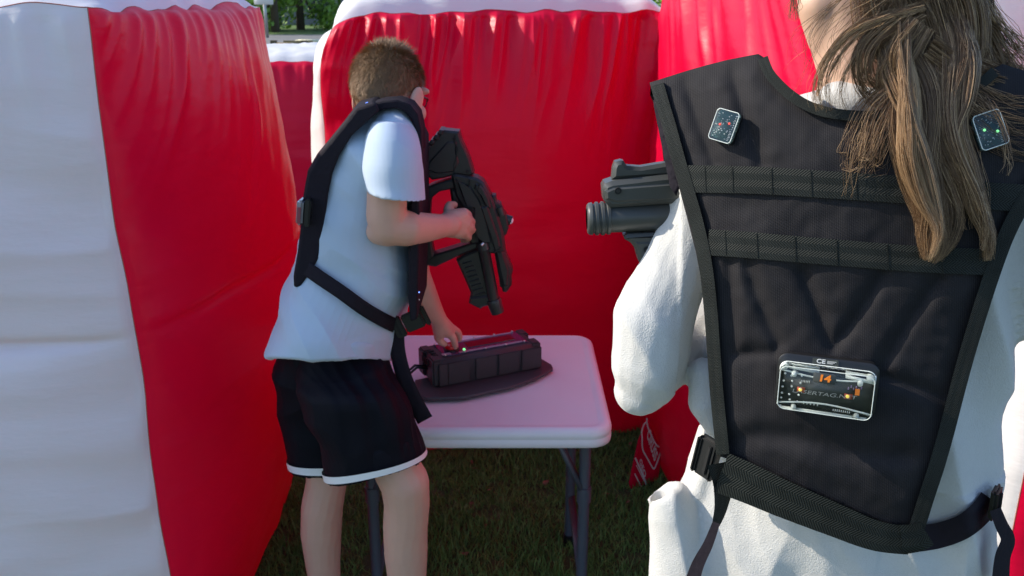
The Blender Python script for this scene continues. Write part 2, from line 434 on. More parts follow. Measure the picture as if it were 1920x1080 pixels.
# ================================================================ inflatable walls
def inflatable(label, base, zt, res=(110, 130), bulge=(.1, .1, .1, .1), cap=.1, wr=None, reds=(0, 2), seed=0, crease=None, group='red and white inflatable maze walls', lean=(0, 0), rnd_c=False):
    """base: four ground corners, anticlockwise from above; side i runs from corner i to i+1. Each side is a part, seams between."""
    cx = sum(b[0] for b in base)/4; cy = sum(b[1] for b in base)/4
    root = empty('inflatable_wall', (cx, cy, 0), label, 'inflatable wall', group)
    wr = wr or {}
    zb = -.015
    c0 = Vector((*base[0], 0)); dx0 = (Vector((*base[1], 0))-c0).normalized()
    def edge(P):    # shared small waviness of seams, a function of place only
        h = .006*noise.noise(P*7+Vector((seed, 0, 0)))
        z = P.z + (.016*noise.noise(Vector((P.x*13, P.y*13, seed))) if P.z > zt-.001 else 0)
        if rnd_c:
            q0 = Vector((P.x-c0.x, P.y-c0.y, 0)).dot(dx0); dz0 = zt-P.z
            P = P+dx0*(.045*math.exp(-dz0/.09)*math.exp(-abs(q0)/.10)); z -= .055*math.exp(-abs(q0)/.07)*math.exp(-dz0/.15)
        return Vector((P.x+h+lean[0]*max(0, P.z), P.y+h+lean[1]*max(0, P.z), z))
    for i in range(4):
        A = Vector((*base[i], 0)); B = Vector((*base[(i+1) % 4], 0)); d = (B-A); L = d.length; d = d/L
        n = Vector((d.y, -d.x, 0)); k = wr.get(i, {})
        amp = k.get('amp', .012); lam = k.get('lam', .16); fr = k.get('fr', 11); sl = k.get('slant', 0); hz = k.get('hz', .003)
        nu, nv = k.get('res', res); vs = []; fs = []
        for a in range(nu+1):
            u = a/nu
            for b in range(nv+1):
                v = b/nv; v = v if v < .5 else v
                P = edge(A+(B-A)*u+Vector((0, 0, zb+(zt-zb)*v)))
                fu = math.sin(math.pi*u)**.62 if 0 < u < 1 else 0
                fv = (math.sin(math.pi*v)**.42 if 0 < v < 1 else 0)
                fv = fv*(.75+.35*(1-v)) if v > .5 else fv*.925
                off = bulge[i]*fu*fv*(1 if v > .45 else k.get('low', 1)+(1-k.get('low', 1))*math.sin(v/.45*math.pi/2))
                dt = (1-v)*(zt-zb); db = v*(zt-zb); ds = min(u, 1-u)*L; s = u*L
                e = min(1, ds/.03)
                # pleats that run down from the top seam
                q = (s+sl*dt)
                ll = lam*(1+.7*noise.noise(Vector((q*4.3, seed, 1))))
                r1 = 1-abs(2*noise.noise(Vector((q*fr, dt*1.2, seed+.5)))); r2 = 1-abs(2*noise.noise(Vector((q*fr*2.1, dt*2, seed+4.5))))
                off += amp*(r1*.8+r2*.45-.65)*math.exp(-(dt/ll)**1.6)*min(1, dt/.02)*e
                r3 = 1-abs(2*noise.noise(Vector((s*fr*.8, db*2, seed+9))))
                off += amp*.5*(r3-.5)*math.exp(-db/.09)*min(1, db/.02)*e
                # cross creases from the side seams
                r4 = 1-abs(2*noise.noise(Vector((P.z*k.get('sf', 9)+.25*noise.noise(P*3), s*.9, seed+13)))); 
                off += k.get('side', .006)*(r4-.55)*(math.exp(-ds/k.get('sl', .16)))*min(1, ds/.015)*min(1, dt/.05)*min(1, db/.05)
                off += hz*noise.noise(Vector((s*2.2, P.z*9, seed+20)))*fu*fv*2 + .006*noise.noise(P*2.6)*fu*fv
                if crease:
                    zc = crease + .012*noise.noise(Vector((s*4, 0, seed)))
                    ce = math.exp(-abs(P.z-zc)/.05); cn = math.exp(-((P.z-zc)/.010)**2)
                    off -= (.030*ce+.018*cn)*fu**1.5*(1 if i != 1 else max(.15, 1-s*1.2))
                vs.append(P+n*off)
        for a in range(nu):
            for b in range(nv):
                q = a*(nv+1)+b; fs.append((q, q+nv+1, q+nv+2, q+1))
        me = bpy.data.meshes.new('side'); me.from_pydata([tuple(v) for v in vs], [], fs)
        link('red_panel' if i in reds else 'white_panel', me, RED if i in reds else WHT, root)
    # puffed white top
    nu, nv = 90, 40; vs = []; fs = []
    c = [Vector((*b, zt)) for b in base]
    for a in range(nu+1):
        for b in range(nv+1):
            u, v = a/nu, b/nv
            P = edge((c[0]*(1-u)+c[1]*u)*(1-v)+(c[3]*(1-u)+c[2]*u)*v)
            f = (math.sin(math.pi*u) if 0 < u < 1 else 0)**.5*(math.sin(math.pi*v) if 0 < v < 1 else 0)**.5
            L = (c[1]-c[0]).length; W = (c[3]-c[0]).length
            dv = min(v, 1-v)*W; 
            r = 1-abs(2*noise.noise(Vector((u*L*10, v*W*2, seed+30))))
            P.z += cap*f + .012*(r-.5)*math.exp(-dv/.06)*min(1, dv/.01)*f
            vs.append(P)
    for a in range(nu):
        for b in range(nv):
            q = a*(nv+1)+b; fs.append((q, q+nv+1, q+nv+2, q+1))
    me = bpy.data.meshes.new('top'); me.from_pydata([tuple(v) for v in vs], [], fs)
    link('white_top', me, WHT, root)
    # piping along the seams
    mb = MB()
    for i in range(4):
        mb.tube([edge(Vector((*base[i], zb+(zt-zb)*t/40))) for t in range(41)], .0010, 6)
        A = Vector((*base[i], zt)); B = Vector((*base[(i+1) % 4], zt))
        mb.tube([edge(A+(B-A)*t/60) for t in range(61)], .0010, 6)
    mb.build('seam_piping', SEAM, root)
    return root
# left wall: white end towards the camera, red side facing the table
inflatable('tall inflatable wall filling the left edge, broad white end facing the camera and a red side', [(-1.37, 1.45), (-.718, 1.505), (-.735, 2.60), (-1.39, 2.76)], 1.49,
           res=(150, 260), bulge=(.07, .195, .06, .12), cap=.10, reds=(1, 3), seed=1.3, crease=.905,
           wr={0: dict(amp=.012, lam=.12, side=.016, sf=8, sl=.26, hz=.011), 1: dict(amp=.013, lam=.22, fr=8, slant=.9, side=.004, sf=12, hz=.0015, low=.35, res=(220, 260)), 2: dict(res=(30, 40)), 3: dict(res=(30, 40))})
# wall behind the table
inflatable('inflatable wall behind the table, wide red face gathered in pleats under a white top', [(-.585, 2.66), (.50, 2.84), (.44, 3.25), (-.64, 3.03)], 1.475,
           bulge=(.15, .05, .08, .07), cap=.13, reds=(0, 2), seed=5.1, rnd_c=True,
           wr={0: dict(amp=.042, lam=.24, fr=11, slant=.18, res=(420, 200), side=.010, sf=10, sl=.10), 2: dict(res=(30, 40)), 1: dict(res=(30, 60))})
# wall on the right, running towards the camera behind the woman
RW = inflatable('inflatable wall behind the long-haired person, red side lit by the sun, taller than the others', [(.475, 2.835), (.765, 1.44), (1.03, 1.60), (.78, 2.90)], 1.66,
           bulge=(.155, .05, .08, .07), cap=.10, reds=(0, 2), seed=8.7,
           wr={0: dict(amp=.034, lam=.34, fr=7, slant=-.9, res=(260, 200), side=.004), 2: dict(res=(30, 40))})
inflatable('inflatable wall at the right edge, only a strip of its red side showing beside the white sleeve', [(.835, 1.22), (1.6, 1.19), (1.66, 1.48), (.90, 1.36)], 1.50,
           bulge=(.06, .05, .08, .07), cap=.10, reds=(0, 2), seed=12.2, wr={2: dict(res=(30, 40))})
# low wall in the gap behind
inflatable('low far inflatable wall seen through the gap, dark red under a smooth white top', [(-2.6, 5.6), (.6, 5.75), (.6, 6.5), (-2.6, 6.4)], 1.14,
           bulge=(.14, .05, .08, .07), cap=.10, reds=(0, 2), seed=15.2, wr={0: dict(amp=.03, lam=.2, fr=6, res=(200, 80)), 2: dict(res=(30, 40))})

# tag flap at the foot of the right wall
def flapsurf(px, py, off=0):
    t = (py-780)/200; s = (px-1210)/30
    Y = 2.42 + .03*math.sin(t*2.6) + .035*s - off
    return at(px, py, Y)
mb = MB(); v, f, uv = panel([(1213, 783), (1222, 800), (1236, 835), (1241, 852), (1236, 885), (1229, 935), (1232, 985), (1214, 992), (1198, 972), (1184, 930), (1179, 905), (1184, 880), (1196, 825)], flapsurf, 5, .004)
mb.add(v, f, 0, uv); flap = mb.build('anchor_flap', RED, RW, fix=True)
lg = MB()
def stroke(pts, wd, mi=0, off=.004): 
    v, f, uv = ribbon(flapsurf, pts, wd, off, .001, 3, 2); lg.add(v, f, mi, uv)
stroke([(1213, 784), (1214, 798), (1222, 818), (1232, 836), (1240, 840), (1238, 850), (1229, 875), (1226, 880), (1213, 858), (1205, 842), (1204, 818), (1203, 810), (1207, 797), (1213, 790)], 2.6)
v, f = text_mesh('CIRUSS', 1.0, .0, .03)
Pm = Matrix.Rotation(R(0), 3, 'Z')
def flat_text(txt, org, ux, uy, offv=.005, dst=None, bold=.03):
    v, f = text_mesh(txt, 1.0, 0, bold)
    xs = [p.x for p in v]; wdt = max(xs)-min(xs)
    ov = []
    for p in v:
        a = (p.x-min(xs))/wdt; b = p.y
        ov.append(flapsurf(org[0]+ux[0]*a+uy[0]*b, org[1]+ux[1]*a+uy[1]*b, offv))
    (dst or lg).add(ov, f, 0)
flat_text('CIRUSS', (1215, 810), (15, 50), (9, -21))
flat_text('GEO', (1200, 862), (10, 32), (5, -10))
for q in range(2): stroke([(1191+q*2, 858+q*14), (1205+q*3, 890+q*12), (1213+q*2, 912)], 1.4 if q else 3.0)
stroke([(1190, 888), (1203, 914), (1210, 930)], 2.2)
lg.build('logo_print', LABELW, flap, smooth=False)

# ================================================================ background beyond the gap
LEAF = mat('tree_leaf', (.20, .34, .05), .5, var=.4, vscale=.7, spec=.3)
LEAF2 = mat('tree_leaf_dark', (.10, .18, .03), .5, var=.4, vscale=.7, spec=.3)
n_ = LEAF.node_tree
BARK = mat('bark', (.09, .065, .045), .9, bump=.8, bscale=8, bdist=.03)
def tree(x, y, h, r, seed, label, lm=None, n=9000):
    rnd = random.Random(seed)
    root = empty('tree', (x, y, 0), label, 'tree', 'trees beyond the road')
    t = MB(); t.tube([(x, y, -.1), (x+.05, y, h*.2), (x-.05, y+.05, h*.4), (x, y, h*.7)], [h*.028, h*.022, h*.018, h*.006], 10)
    cl = []
    for i in range(26):
        a = rnd.uniform(0, 6.28); zz = rnd.uniform(.07, .95); rr = r*math.sin(math.pi*min(1, (zz+.08)/1.1))**.7*rnd.uniform(.3, .95)
        c = Vector((x+rr*math.cos(a), y+rr*math.sin(a), zz*h)); cl.append((c, r*rnd.uniform(.22, .42)))
        if i < 9: t.tube([(x, y, h*rnd.uniform(.2, .4)), (x+(c.x-x)*.5, y+(c.y-y)*.5, c.z*.85), c], [h*.011, h*.007, h*.003], 6)
    t.build('trunk', BARK, root)
    V = []; Fc = []
    for i in range(n):
        c, cr = cl[i % len(cl)]; d = Vector((rnd.gauss(0, 1), rnd.gauss(0, 1), rnd.gauss(0, .8))).normalized()*cr*rnd.uniform(.45, 1.05)
        p = c+d; s = rnd.uniform(.10, .22); nn = (d.normalized()+Vector((rnd.gauss(0, .6), rnd.gauss(0, .6), rnd.gauss(.3, .6)))).normalized()
        a = nn.orthogonal().normalized(); b = nn.cross(a); q = len(V)
        V += [p-a*s, p-b*s*.55, p+a*s, p+b*s*.55]; Fc.append((q, q+1, q+2, q+3))
    me = bpy.data.meshes.new('crown'); me.from_pydata([tuple(v) for v in V], [], Fc); link('crown', me, lm or LEAF, root, smooth=False)
def gx(px, Y): return at(px, 30, Y).x
tree(gx(514, 48), 48, 8.5, 4.2, 1, 'bright green tree with a dark trunk, just right of the sign post')
tree(gx(562, 52), 52, 9, 4.6, 2, 'bright green tree near the white end of the middle wall')
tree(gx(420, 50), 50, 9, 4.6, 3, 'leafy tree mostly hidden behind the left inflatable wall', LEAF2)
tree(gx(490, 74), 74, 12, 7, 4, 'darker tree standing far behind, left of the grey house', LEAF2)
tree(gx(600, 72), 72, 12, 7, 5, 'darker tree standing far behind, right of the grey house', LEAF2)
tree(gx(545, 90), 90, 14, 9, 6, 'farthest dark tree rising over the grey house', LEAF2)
tree(gx(1300, 60), 60, 10, 5, 8, 'leafy tree beyond the road, hidden behind the middle wall', LEAF, 4000)
# house beyond
HW = mat('grey_siding', (.16, .17, .18), .8, var=.1, vscale=3); HR = mat('roof_shingle', (.08, .08, .085), .9, var=.2, vscale=6); GL = mat('window_glass', (.03, .04, .05), .1)
hx = gx(550, 66); hs = empty('house', (hx, 66, 0), 'low grey house in the shade behind the trees', 'house')
MB().box((hx, 66, 1.35), 9, 6, 2.7).build('wall', HW, hs, smooth=False)
MB().add([(hx-5, 62.7, 2.7), (hx+5, 62.7, 2.7), (hx+5, 69.3, 2.7), (hx-5, 69.3, 2.7), (hx-5, 66, 4.4), (hx+5, 66, 4.4)], [(0, 1, 5, 4), (2, 3, 4, 5), (0, 4, 3), (1, 2, 5), (0, 3, 2, 1)]).build('roof', HR, hs, smooth=False)
for q in (-2.6, 0, 2.6): MB().box((hx+q, 62.98, 1.5), 1.2, .06, 1.1).build('window', GL, hs, smooth=False)
# street sign on its post
SIGNW = mat('sign_face', (.75, .77, .78), .4); POST = mat('galvanised_post', (.35, .36, .36), .4, metal=.6)
sx = at(497, 20, 40); sg = empty('street_sign', (sx.x, 40, 0), 'white rectangular sign on a slim grey post by the road', 'sign')
MB().tube([(sx.x, 40, 0), (sx.x, 40, 2.1)], .07, 10).build('post', POST, sg)
MB().box((sx.x, 39.9, at(497, -8, 40).z), .85, .05, .75, bev=.02).build('sign_plate', SIGNW, sg)
# low timber box beyond the wall
WOOD = mat('weathered_timber', (.27, .19, .09), .8, var=.25, vscale=5); bl = at(514, 92, 20); br = at(571, 92, 20)
tb = empty('timber_planter', ((bl.x+br.x)/2, 20.4, 0), 'low brown timber planter box in the sunlit grass', 'planter')
zt_ = at(540, 79, 20).z; zb_ = 0
for q in range(3): MB().box(((bl.x+br.x)/2, 20, zt_*(q+.5)/3), br.x-bl.x, .08, zt_/3-.02, bev=.01).build('plank', WOOD, tb)
for q in (bl.x, br.x): MB().box((q, 20.02, zt_/2+.02), .12, .14, zt_+.04).build('post', mat('dark_timber', (.12, .08, .05), .8) if q == bl.x else bpy.data.materials['dark_timber'], tb, smooth=False)
MB().box(((bl.x+br.x)/2, 20.9, zt_/2), br.x-bl.x, .08, zt_).build('rear_board', WOOD, tb, smooth=False)
cs = at(578, 85, 23); 
MB_s = MB().box((cs.x, 23, .28), .55, .5, .5, bev=.05).box((cs.x, 23, .56), .6, .55, .06, bev=.02)
tag(MB_s.build('storage_box', mat('cream_plastic', (.75, .70, .45), .5)), 'small pale yellow box on the far lawn beside the timber planter', 'box')

# ================================================================ folding table
TZ = .62
tx0, tx1, ty0, ty1 = -.385, .222, 1.655, 2.225
table = empty('folding_table', ((tx0+tx1)/2, (ty0+ty1)/2, 0), 'small white plastic folding table with rounded corners on grey metal legs', 'table')
def rrect(x0, y0, x1, y1, r, z, n=10):
    out = []
    for cx, cy, a0 in ((x1-r, y1-r, 0), (x0+r, y1-r, 90), (x0+r, y0+r, 180), (x1-r, y0+r, 270)):
        for k in range(n+1):
            a = R(a0+90*k/n); out.append(Vector((cx+r*math.cos(a), cy+r*math.sin(a), z)))
    return out
prof = [(.030, -.046), (.006, -.046), (.001, -.043), (0, -.036), (0, -.028), (.0015, -.025), (.0015, -.023), (0, -.020), (0, -.012), (.003, -.005), (.009, -.001), (.016, 0), (.022, -.0005), (.027, -.0028), (.032, -.0032), (.3, -.0032)]
rings = []
for ins, dz in prof:
    if ins > .2: rings.append([v*0+Vector(((tx0+tx1)/2+(v.x-(tx0+tx1)/2)*.02, (ty0+ty1)/2+(v.y-(ty0+ty1)/2)*.02, TZ+dz)) for v in rings[-1]])
    else: rings.append(rrect(tx0+ins, ty0+ins, tx1-ins, ty1-ins, max(.012, .052-ins), TZ+dz))
v, f = loft(rings); top = MB().add(v, f).build('table_top', TABW, table, auto=60)
fr = MB()
for y in (ty0+.07, ty1-.07): fr.box(((tx0+tx1)/2, y, TZ-.055), tx1-tx0-.10, .022, .02, bev=.003)
for x in (tx0+.06, tx1-.052): fr.box((x, (ty0+ty1)/2, TZ-.058), .022, ty1-ty0-.14, .018, bev=.003)
fr.build('under_frame', TLEG, table, bevel=0, auto=40)
for x, y, sx in ((tx1-.052, ty0+.10, -1), (tx0+.055, ty0+.10, 1), (tx1-.052, ty1-.10, -1), (tx0+.055, ty1-.10, 1)):
    if sx == -1 and y > 2: x -= .004
    lg_ = MB(); lg_.tube([(x, y, TZ-.05), (x, y, .03)], .0135, 14).tube([(x, y, TZ-.24), (x, y, TZ-.20)], .017, 14)
    lg_.tube([(x, y, .0), (x, y, .035)], .0165, 14, 1)
    lg_.build('leg', [TLEG, PLAS], table, auto=40)
for x, sx in ((tx1-.052, -1), (tx0+.055, 1)):
    for dy in (-.008, .014):
        b_ = MB(); y = ty0+.10+dy
        b_.tube([(x+sx*.006, y, TZ-.205), (x+sx*.075, y, TZ-.055)], .0065, 10)
        b_.build('brace', TLEG, table)
    cb = MB(); cb.tube([(x, ty0+.10, .16), (x, ty1-.10, .16)], .010, 10).build('crossbar', TLEG, table)

# ================================================================ electronics box on the table
bz = TZ+.012
A0 = atz(818, 727, bz); B0 = atz(1010, 690, bz)
ux_ = (B0-A0).normalized(); uy_ = Vector((-ux_.y, ux_.x, 0)); Lb = (B0-A0).length; Wb = .108; Hb = .067
Rb = Matrix((ux_, uy_, Vector((0, 0, 1)))).transposed()
def bp(x, y, z): return A0 + Rb @ Vector((x, y, z))
dev = empty('game_box', tuple(bp(Lb/2, Wb/2, -.012)), 'black rugged electronic box with a clear lid and red push button on the table', 'electronic box')
CASE = mat('rubbery_black_case', (.035, .032, .036), .5, bump=.2, bscale=700, bdist=.0003)
PLATE = mat('dark_grey_base_plate', (.05, .045, .05), .45, bump=.1, bscale=300)
pl = [atz(x, y, bz) for x, y in ((775, 735), (800, 746), (868, 744), (905, 736), (960, 724), (1005, 708), (1037, 690), (1034, 683), (1008, 668), (985, 672), (840, 700), (778, 712))]
MB().slab([p for p in pl][::-1], [p-Vector((0, 0, .009)) for p in pl][::-1]).build('base_plate', PLATE, dev, smooth=False, bevel=.002, fix=True)
def octo(x0, y0, x1, y1, c, z): return [bp(*q, z) for q in ((x0+c, y0), (x1-c, y0), (x1, y0+c), (x1, y1-c), (x1-c, y1), (x0+c, y1), (x0, y1-c), (x0, y0+c))]
v, f = loft([octo(.002, .002, Lb-.002, Wb-.002, .014, 0), octo(0, 0, Lb, Wb, .014, .004), octo(0, 0, Lb, Wb, .014, Hb-.010), octo(.007, .007, Lb-.007, Wb-.007, .012, Hb-.001), octo(.016, .014, Lb-.016, Wb-.014, .006, Hb)])
cb = MB().add(v, f)
for x in (.004, Lb*.16, Lb*.42, Lb*.64, Lb*.87): cb.box(bp(x+.014, -.001, Hb*.45), .022 if x < .01 else .05*Lb/.25, .007, Hb*.82, Rb, 0, .0015)
for x in (.006, Lb-.006):
    for y in (.02, Wb-.02): cb.box(bp(x, y, Hb*.52), .026, .036, Hb*1.0, Rb, 0, .004)
for k in range(4): cb.box(bp(-.0085, .03+k*.012, Hb-.014), .004, .005, .014, Rb, 1)
for k in range(3): cb.box(bp(.012, .034+k*.014, Hb+.0006), .012, .007, .004, Rb, 1)
for x in (.05, Lb-.05): cb.box(bp(x, Wb+.004, Hb*.7), .03, .008, .02, Rb, 0, .002)
cb.build('case', [CASE, HOLE], dev, auto=35, fix=True)
BOARD = mat('violet_tinted_board', (.05, .035, .10), .18, coat=.8, var=.4, vscale=60)
lid = MB().box(bp(Lb/2+.004, Wb/2, Hb+.0012), Lb-.052, Wb-.034, .003, Rb, 0, .001)
lid.build('clear_lid_panel', BOARD, dev, auto=35)
MB().box(bp(Lb*.60, Wb*.52, Hb+.0036), Lb*.46, Wb*.30, .0016, Rb, 0, .0005).build('display', mat('dark_red_display', (.05, .006, .012), .12, coat=1), dev, auto=35)
tr_ = MB()
for y in (Wb*.20, Wb*.80): tr_.box(bp(Lb*.56, y, Hb+.0035), Lb*.62, Wb*.07, .001, Rb, 0)
tr_.box(bp(Lb*.135, Wb*.23, Hb+.0035), .022, .012, .001, Rb, 0)
tr_.build('printed_strip', mat('silver_grey_print', (.30, .27, .33), .35), dev, smooth=False)
for x in (.115, .3, .5, .7, .885):
    for y in (.165, .835): MB().tube([bp(Lb*x, Wb*y, Hb+.002), bp(Lb*x, Wb*y, Hb+.006), bp(Lb*x, Wb*y, Hb+.0066)], [.0030, .0030, .0018], 10).build('screw', STEEL, dev)
bc = bp(Lb*.215, Wb*.45, Hb)
def disc(c, prof, n=20): return loft([[c+Vector((r*math.cos(2*math.pi*k/n), r*math.sin(2*math.pi*k/n), z)) for k in range(n)] for r, z in prof])
bt = MB(); v, f = disc(bc, [(.019, .002), (.019, .007), (.0165, .0075)]); bt.add(v, f, 1)
v, f = disc(bc, [(.0155, .007), (.016, .012), (.0145, .0165), (.009, .019), (.002, .0197)]); bt.add(v, f, 0)
bt.build('push_button', [mat('red_button', (.55, .01, .012), .25, coat=.6), PLAS], dev, auto=50)
MB().sphere(bp(Lb*.315, Wb*.30, Hb+.004), .0035).build('indicator_lamp', LEDG, dev)
for k, (a, b) in enumerate((((767, 700), (772, 676)), ((776, 708), (782, 683)))):
    p0 = bp(.0, .05+.014*k, .03); q1 = atz(a[0], a[1], bz+.004); MB().tube([p0, p0-ux_*.03+Vector((0, 0, .008)), (p0-ux_*.055)+Vector((0, -.01, -.006)), q1+Vector((-.01, -.02, 0)), q1+Vector((-.05, -.04, 0))], .0032, 8).build('cable', PLAS, dev)

# ================================================================ toy blasters
def prism(mb, pts, Y, th, mi=0, bev=0, yn=None):
    """outline measured in the photo at distance Y, given a real thickness either side"""
    fr = [at(x, y, Y) for x, y in pts]
    c = sum(fr, Vector())/len(fr)
    A = [p + Vector((0, -th/2, 0)) for p in fr]; B = [p + Vector((0, th/2, 0)) for p in fr]
    if not bev: return mb.slab(A, B, mi)
    def shr(L, k): 
        n = len(L); out = []
        ar = sum((L[i].x*L[(i+1) % n].z-L[(i+1) % n].x*L[i].z) for i in range(n)); s = 1 if ar > 0 else -1
        for i in range(n):
            a, b, c_ = L[i-1], L[i], L[(i+1) % n]
            d1 = (b-a).normalized(); d2 = (c_-b).normalized(); n1 = Vector((-d1.z, 0, d1.x))*s; n2 = Vector((-d2.z, 0, d2.x))*s
            m = n1+n2; m = m/max(.6, m.length_squared/2) if m.length > .1 else n1
            out.append(b+m*k)
        return out
    n = len(A); A2 = [p-Vector((0, 0, 0)) for p in shr(A, bev)]
    R1 = A2; R2 = [p+Vector((0, bev, 0)) for p in A]; R3 = [p-Vector((0, bev, 0)) for p in B]; R4 = shr(B, bev)
    vs = R1+R2+R3+R4; fs = [list(range(n)), list(range(4*n-1, 3*n-1, -1))]
    for r in range(3): fs += [(r*n+i, (r+1)*n+i, (r+1)*n+(i+1) % n, r*n+(i+1) % n) for i in range(n)]
    return mb.add(vs, fs, mi)
GY = 1.74
bl_ = empty('toy_blaster', tuple(at(870, 400, GY)), 'charcoal toy blaster held muzzle down in one hand by the boy in the blue tee', 'toy blaster', 'laser tag blasters')
# stock with ribbed butt
g = MB()
prism(g, [(832, 241), (862, 244), (867, 262), (881, 292), (890, 322), (880, 327), (858, 323), (835, 330), (812, 334), (797, 322), (788, 305), (785, 293)], GY, .046, 0, .004)
for k in range(6):
    x = 829-k*8; y = 244+k*9.2
    prism(g, [(x-3, y-4), (x+5, y-3), (x+2, y+6), (x-8, y+4)], GY, .056, 0, .002)
prism(g, [(840, 262), (858, 262), (856, 280), (862, 300), (852, 318), (822, 322), (803, 315), (806, 300)], GY, .052, 0, .003)
for x, y in ((805, 309), (853, 257), (878, 318)): p = at(x, y, GY); g.tube([p+Vector((0, -.0265, 0)), p+Vector((0, -.02, 0))], .0035, 10, 1)
for L in (((855, 250), (853, 262), (859, 275), (856, 295), (852, 305), (853, 322)),):
    for a, b in zip(L, L[1:]): prism(g, [(a[0]-1.2, a[1]), (a[0]+1.2, a[1]), (b[0]+1.2, b[1]), (b[0]-1.2, b[1])], GY, .0535, 1)
g.build('stock', [GUNM, HOLE], bl_, auto=40, fix=True)
# receiver: body running down to the muzzle
g = MB()
prism(g, [(846, 322), (858, 322), (880, 326), (896, 330), (908, 338), (918, 357), (926, 372), (936, 404), (944, 430), (948, 466), (936, 470), (915, 470), (900, 450), (890, 432), (872, 395), (855, 362)], GY, .050, 0, .005)
prism(g, [(858, 332), (862, 345), (876, 384), (889, 385), (889, 396), (884, 404), (895, 440), (908, 450), (922, 450), (914, 410), (900, 370), (884, 345)], GY, .058, 0, .003)
prism(g, [(893, 338), (906, 346), (917, 366), (922, 385), (913, 384), (902, 362), (890, 348)], GY, .060, 0, .003)
prism(g, [(902, 383), (915, 380), (936, 440), (940, 462), (929, 466), (921, 440)], GY, .062, 0, .003)
g.build('receiver', GUNM, bl_, auto=40, fix=True)
g = MB()
for L in (((857, 331), (861, 348), (868, 366), (876, 383), (886, 383), (891, 390), (886, 401), (897, 447)), ((882, 333), (880, 345)), ((900, 340), (896, 352), (905, 372), (908, 379)), ((926, 466), (940, 456))):
    for a, b in zip(L, L[1:]):
        d = Vector((b[0]-a[0], b[1]-a[1])).normalized(); nx, ny = -d.y*1.3, d.x*1.3
        prism(g, [(a[0]-nx, a[1]-ny), (a[0]+nx, a[1]+ny), (b[0]+nx, b[1]+ny), (b[0]-nx, b[1]-ny)], GY, .064)
g.build('panel_gap', HOLE, bl_, smooth=False, fix=True)
# guard loop (a ring of four bars)
g = MB()
prism(g, [(795, 352), (812, 343), (845, 333), (862, 332), (868, 348), (850, 351), (825, 356), (813, 366), (808, 376), (797, 378)], GY, .040, 0, .004)
prism(g, [(789, 372), (810, 368), (808, 400), (809, 440), (814, 468), (816, 482), (800, 490), (791, 478), (787, 440)], GY, .040, 0, .004)
prism(g, [(796, 484), (812, 474), (845, 464), (895, 448), (904, 458), (860, 476), (818, 496), (799, 493)], GY, .040, 0, .004)
prism(g, [(844, 352), (858, 350), (874, 392), (890, 425), (900, 450), (886, 458), (872, 440), (858, 405), (849, 385)], GY, .034, 0, .005)
g.build('guard_loop', GUNM, bl_, auto=40, fix=True)
# fore grip with grooves
g = MB()
prism(g, [(856, 484), (870, 474), (900, 462), (908, 500), (918, 545), (922, 566), (906, 568), (901, 573), (880, 562), (883, 545), (872, 520)], GY, .034, 0, .005)
for k in range(9):
    x = 870+k*3.4; y = 490+k*8.3
    prism(g, [(x-2, y-1), (x+15, y-6), (x+16, y-3), (x-1, y+2)], GY, .041, 0, .001)
prism(g, [(882, 552), (918, 548), (922, 566), (906, 570), (901, 574), (880, 563)], GY, .044, 0, .004)
g.build('fore_grip', GUNM, bl_, auto=40, fix=True)
def gp(x, y, dy=0): return at(x, y, GY)+Vector((0, dy, 0))
g = MB(); T = [gp(905, 450, -.02), gp(908, 462, -.02), gp(909, 466, -.02), gp(926, 555, -.02), gp(927, 558, -.02), gp(929, 566, -.02), gp(934, 580, -.02)]
u = rm(T[0], 1)
g.tube([T[0], T[1]], [12.5*u, 13.5*u], 20).tube([T[1], T[2], T[3]], [13.5*u, 10.5*u, 11*u], 20).tube([T[3], T[4], T[5], T[6]], [13*u, 14.5*u, 14*u, 13*u], 20)
g.tube([gp(903, 452, -.034), gp(907, 449, -.030)], 3.2*u, 10, 1)
g.build('lamp_tube', [GUNM, STEEL], bl_, auto=40)
g = MB()
prism(g, [(926, 462), (944, 458), (952, 480), (962, 502), (959, 512), (960, 528), (950, 543), (943, 542), (934, 508)], GY, .046, 0, .005)
prism(g, [(930, 466), (942, 464), (954, 500), (952, 530), (944, 530)], GY, .052, 0, .003)
g.tube([gp(938, 470, -.002), gp(946, 535, -.002)], 9*u, 16)
g.build('barrel_shroud', GUNM, bl_, auto=40, fix=True)
g = MB()
prism(g, [(923, 363), (930, 364), (932, 376), (940, 380), (944, 392), (950, 400), (954, 424), (950, 436), (940, 444), (932, 425), (926, 400), (920, 385)], GY, .030, 0, .003)
g.tube([gp(936, 385, -.017), gp(941, 400, -.017)], 7*u, 14).tube([gp(944, 408), gp(958, 414)], [8*u, 9.5*u], 16)
g.build('sight', GUNM, bl_, auto=40, fix=True)
MB().sphere(gp(955, 413), 8*u, 0, 12, (1, 1, 1)).build('sight_lens', mat('white_lens', (.85, .85, .95), .15, coat=1), bl_)

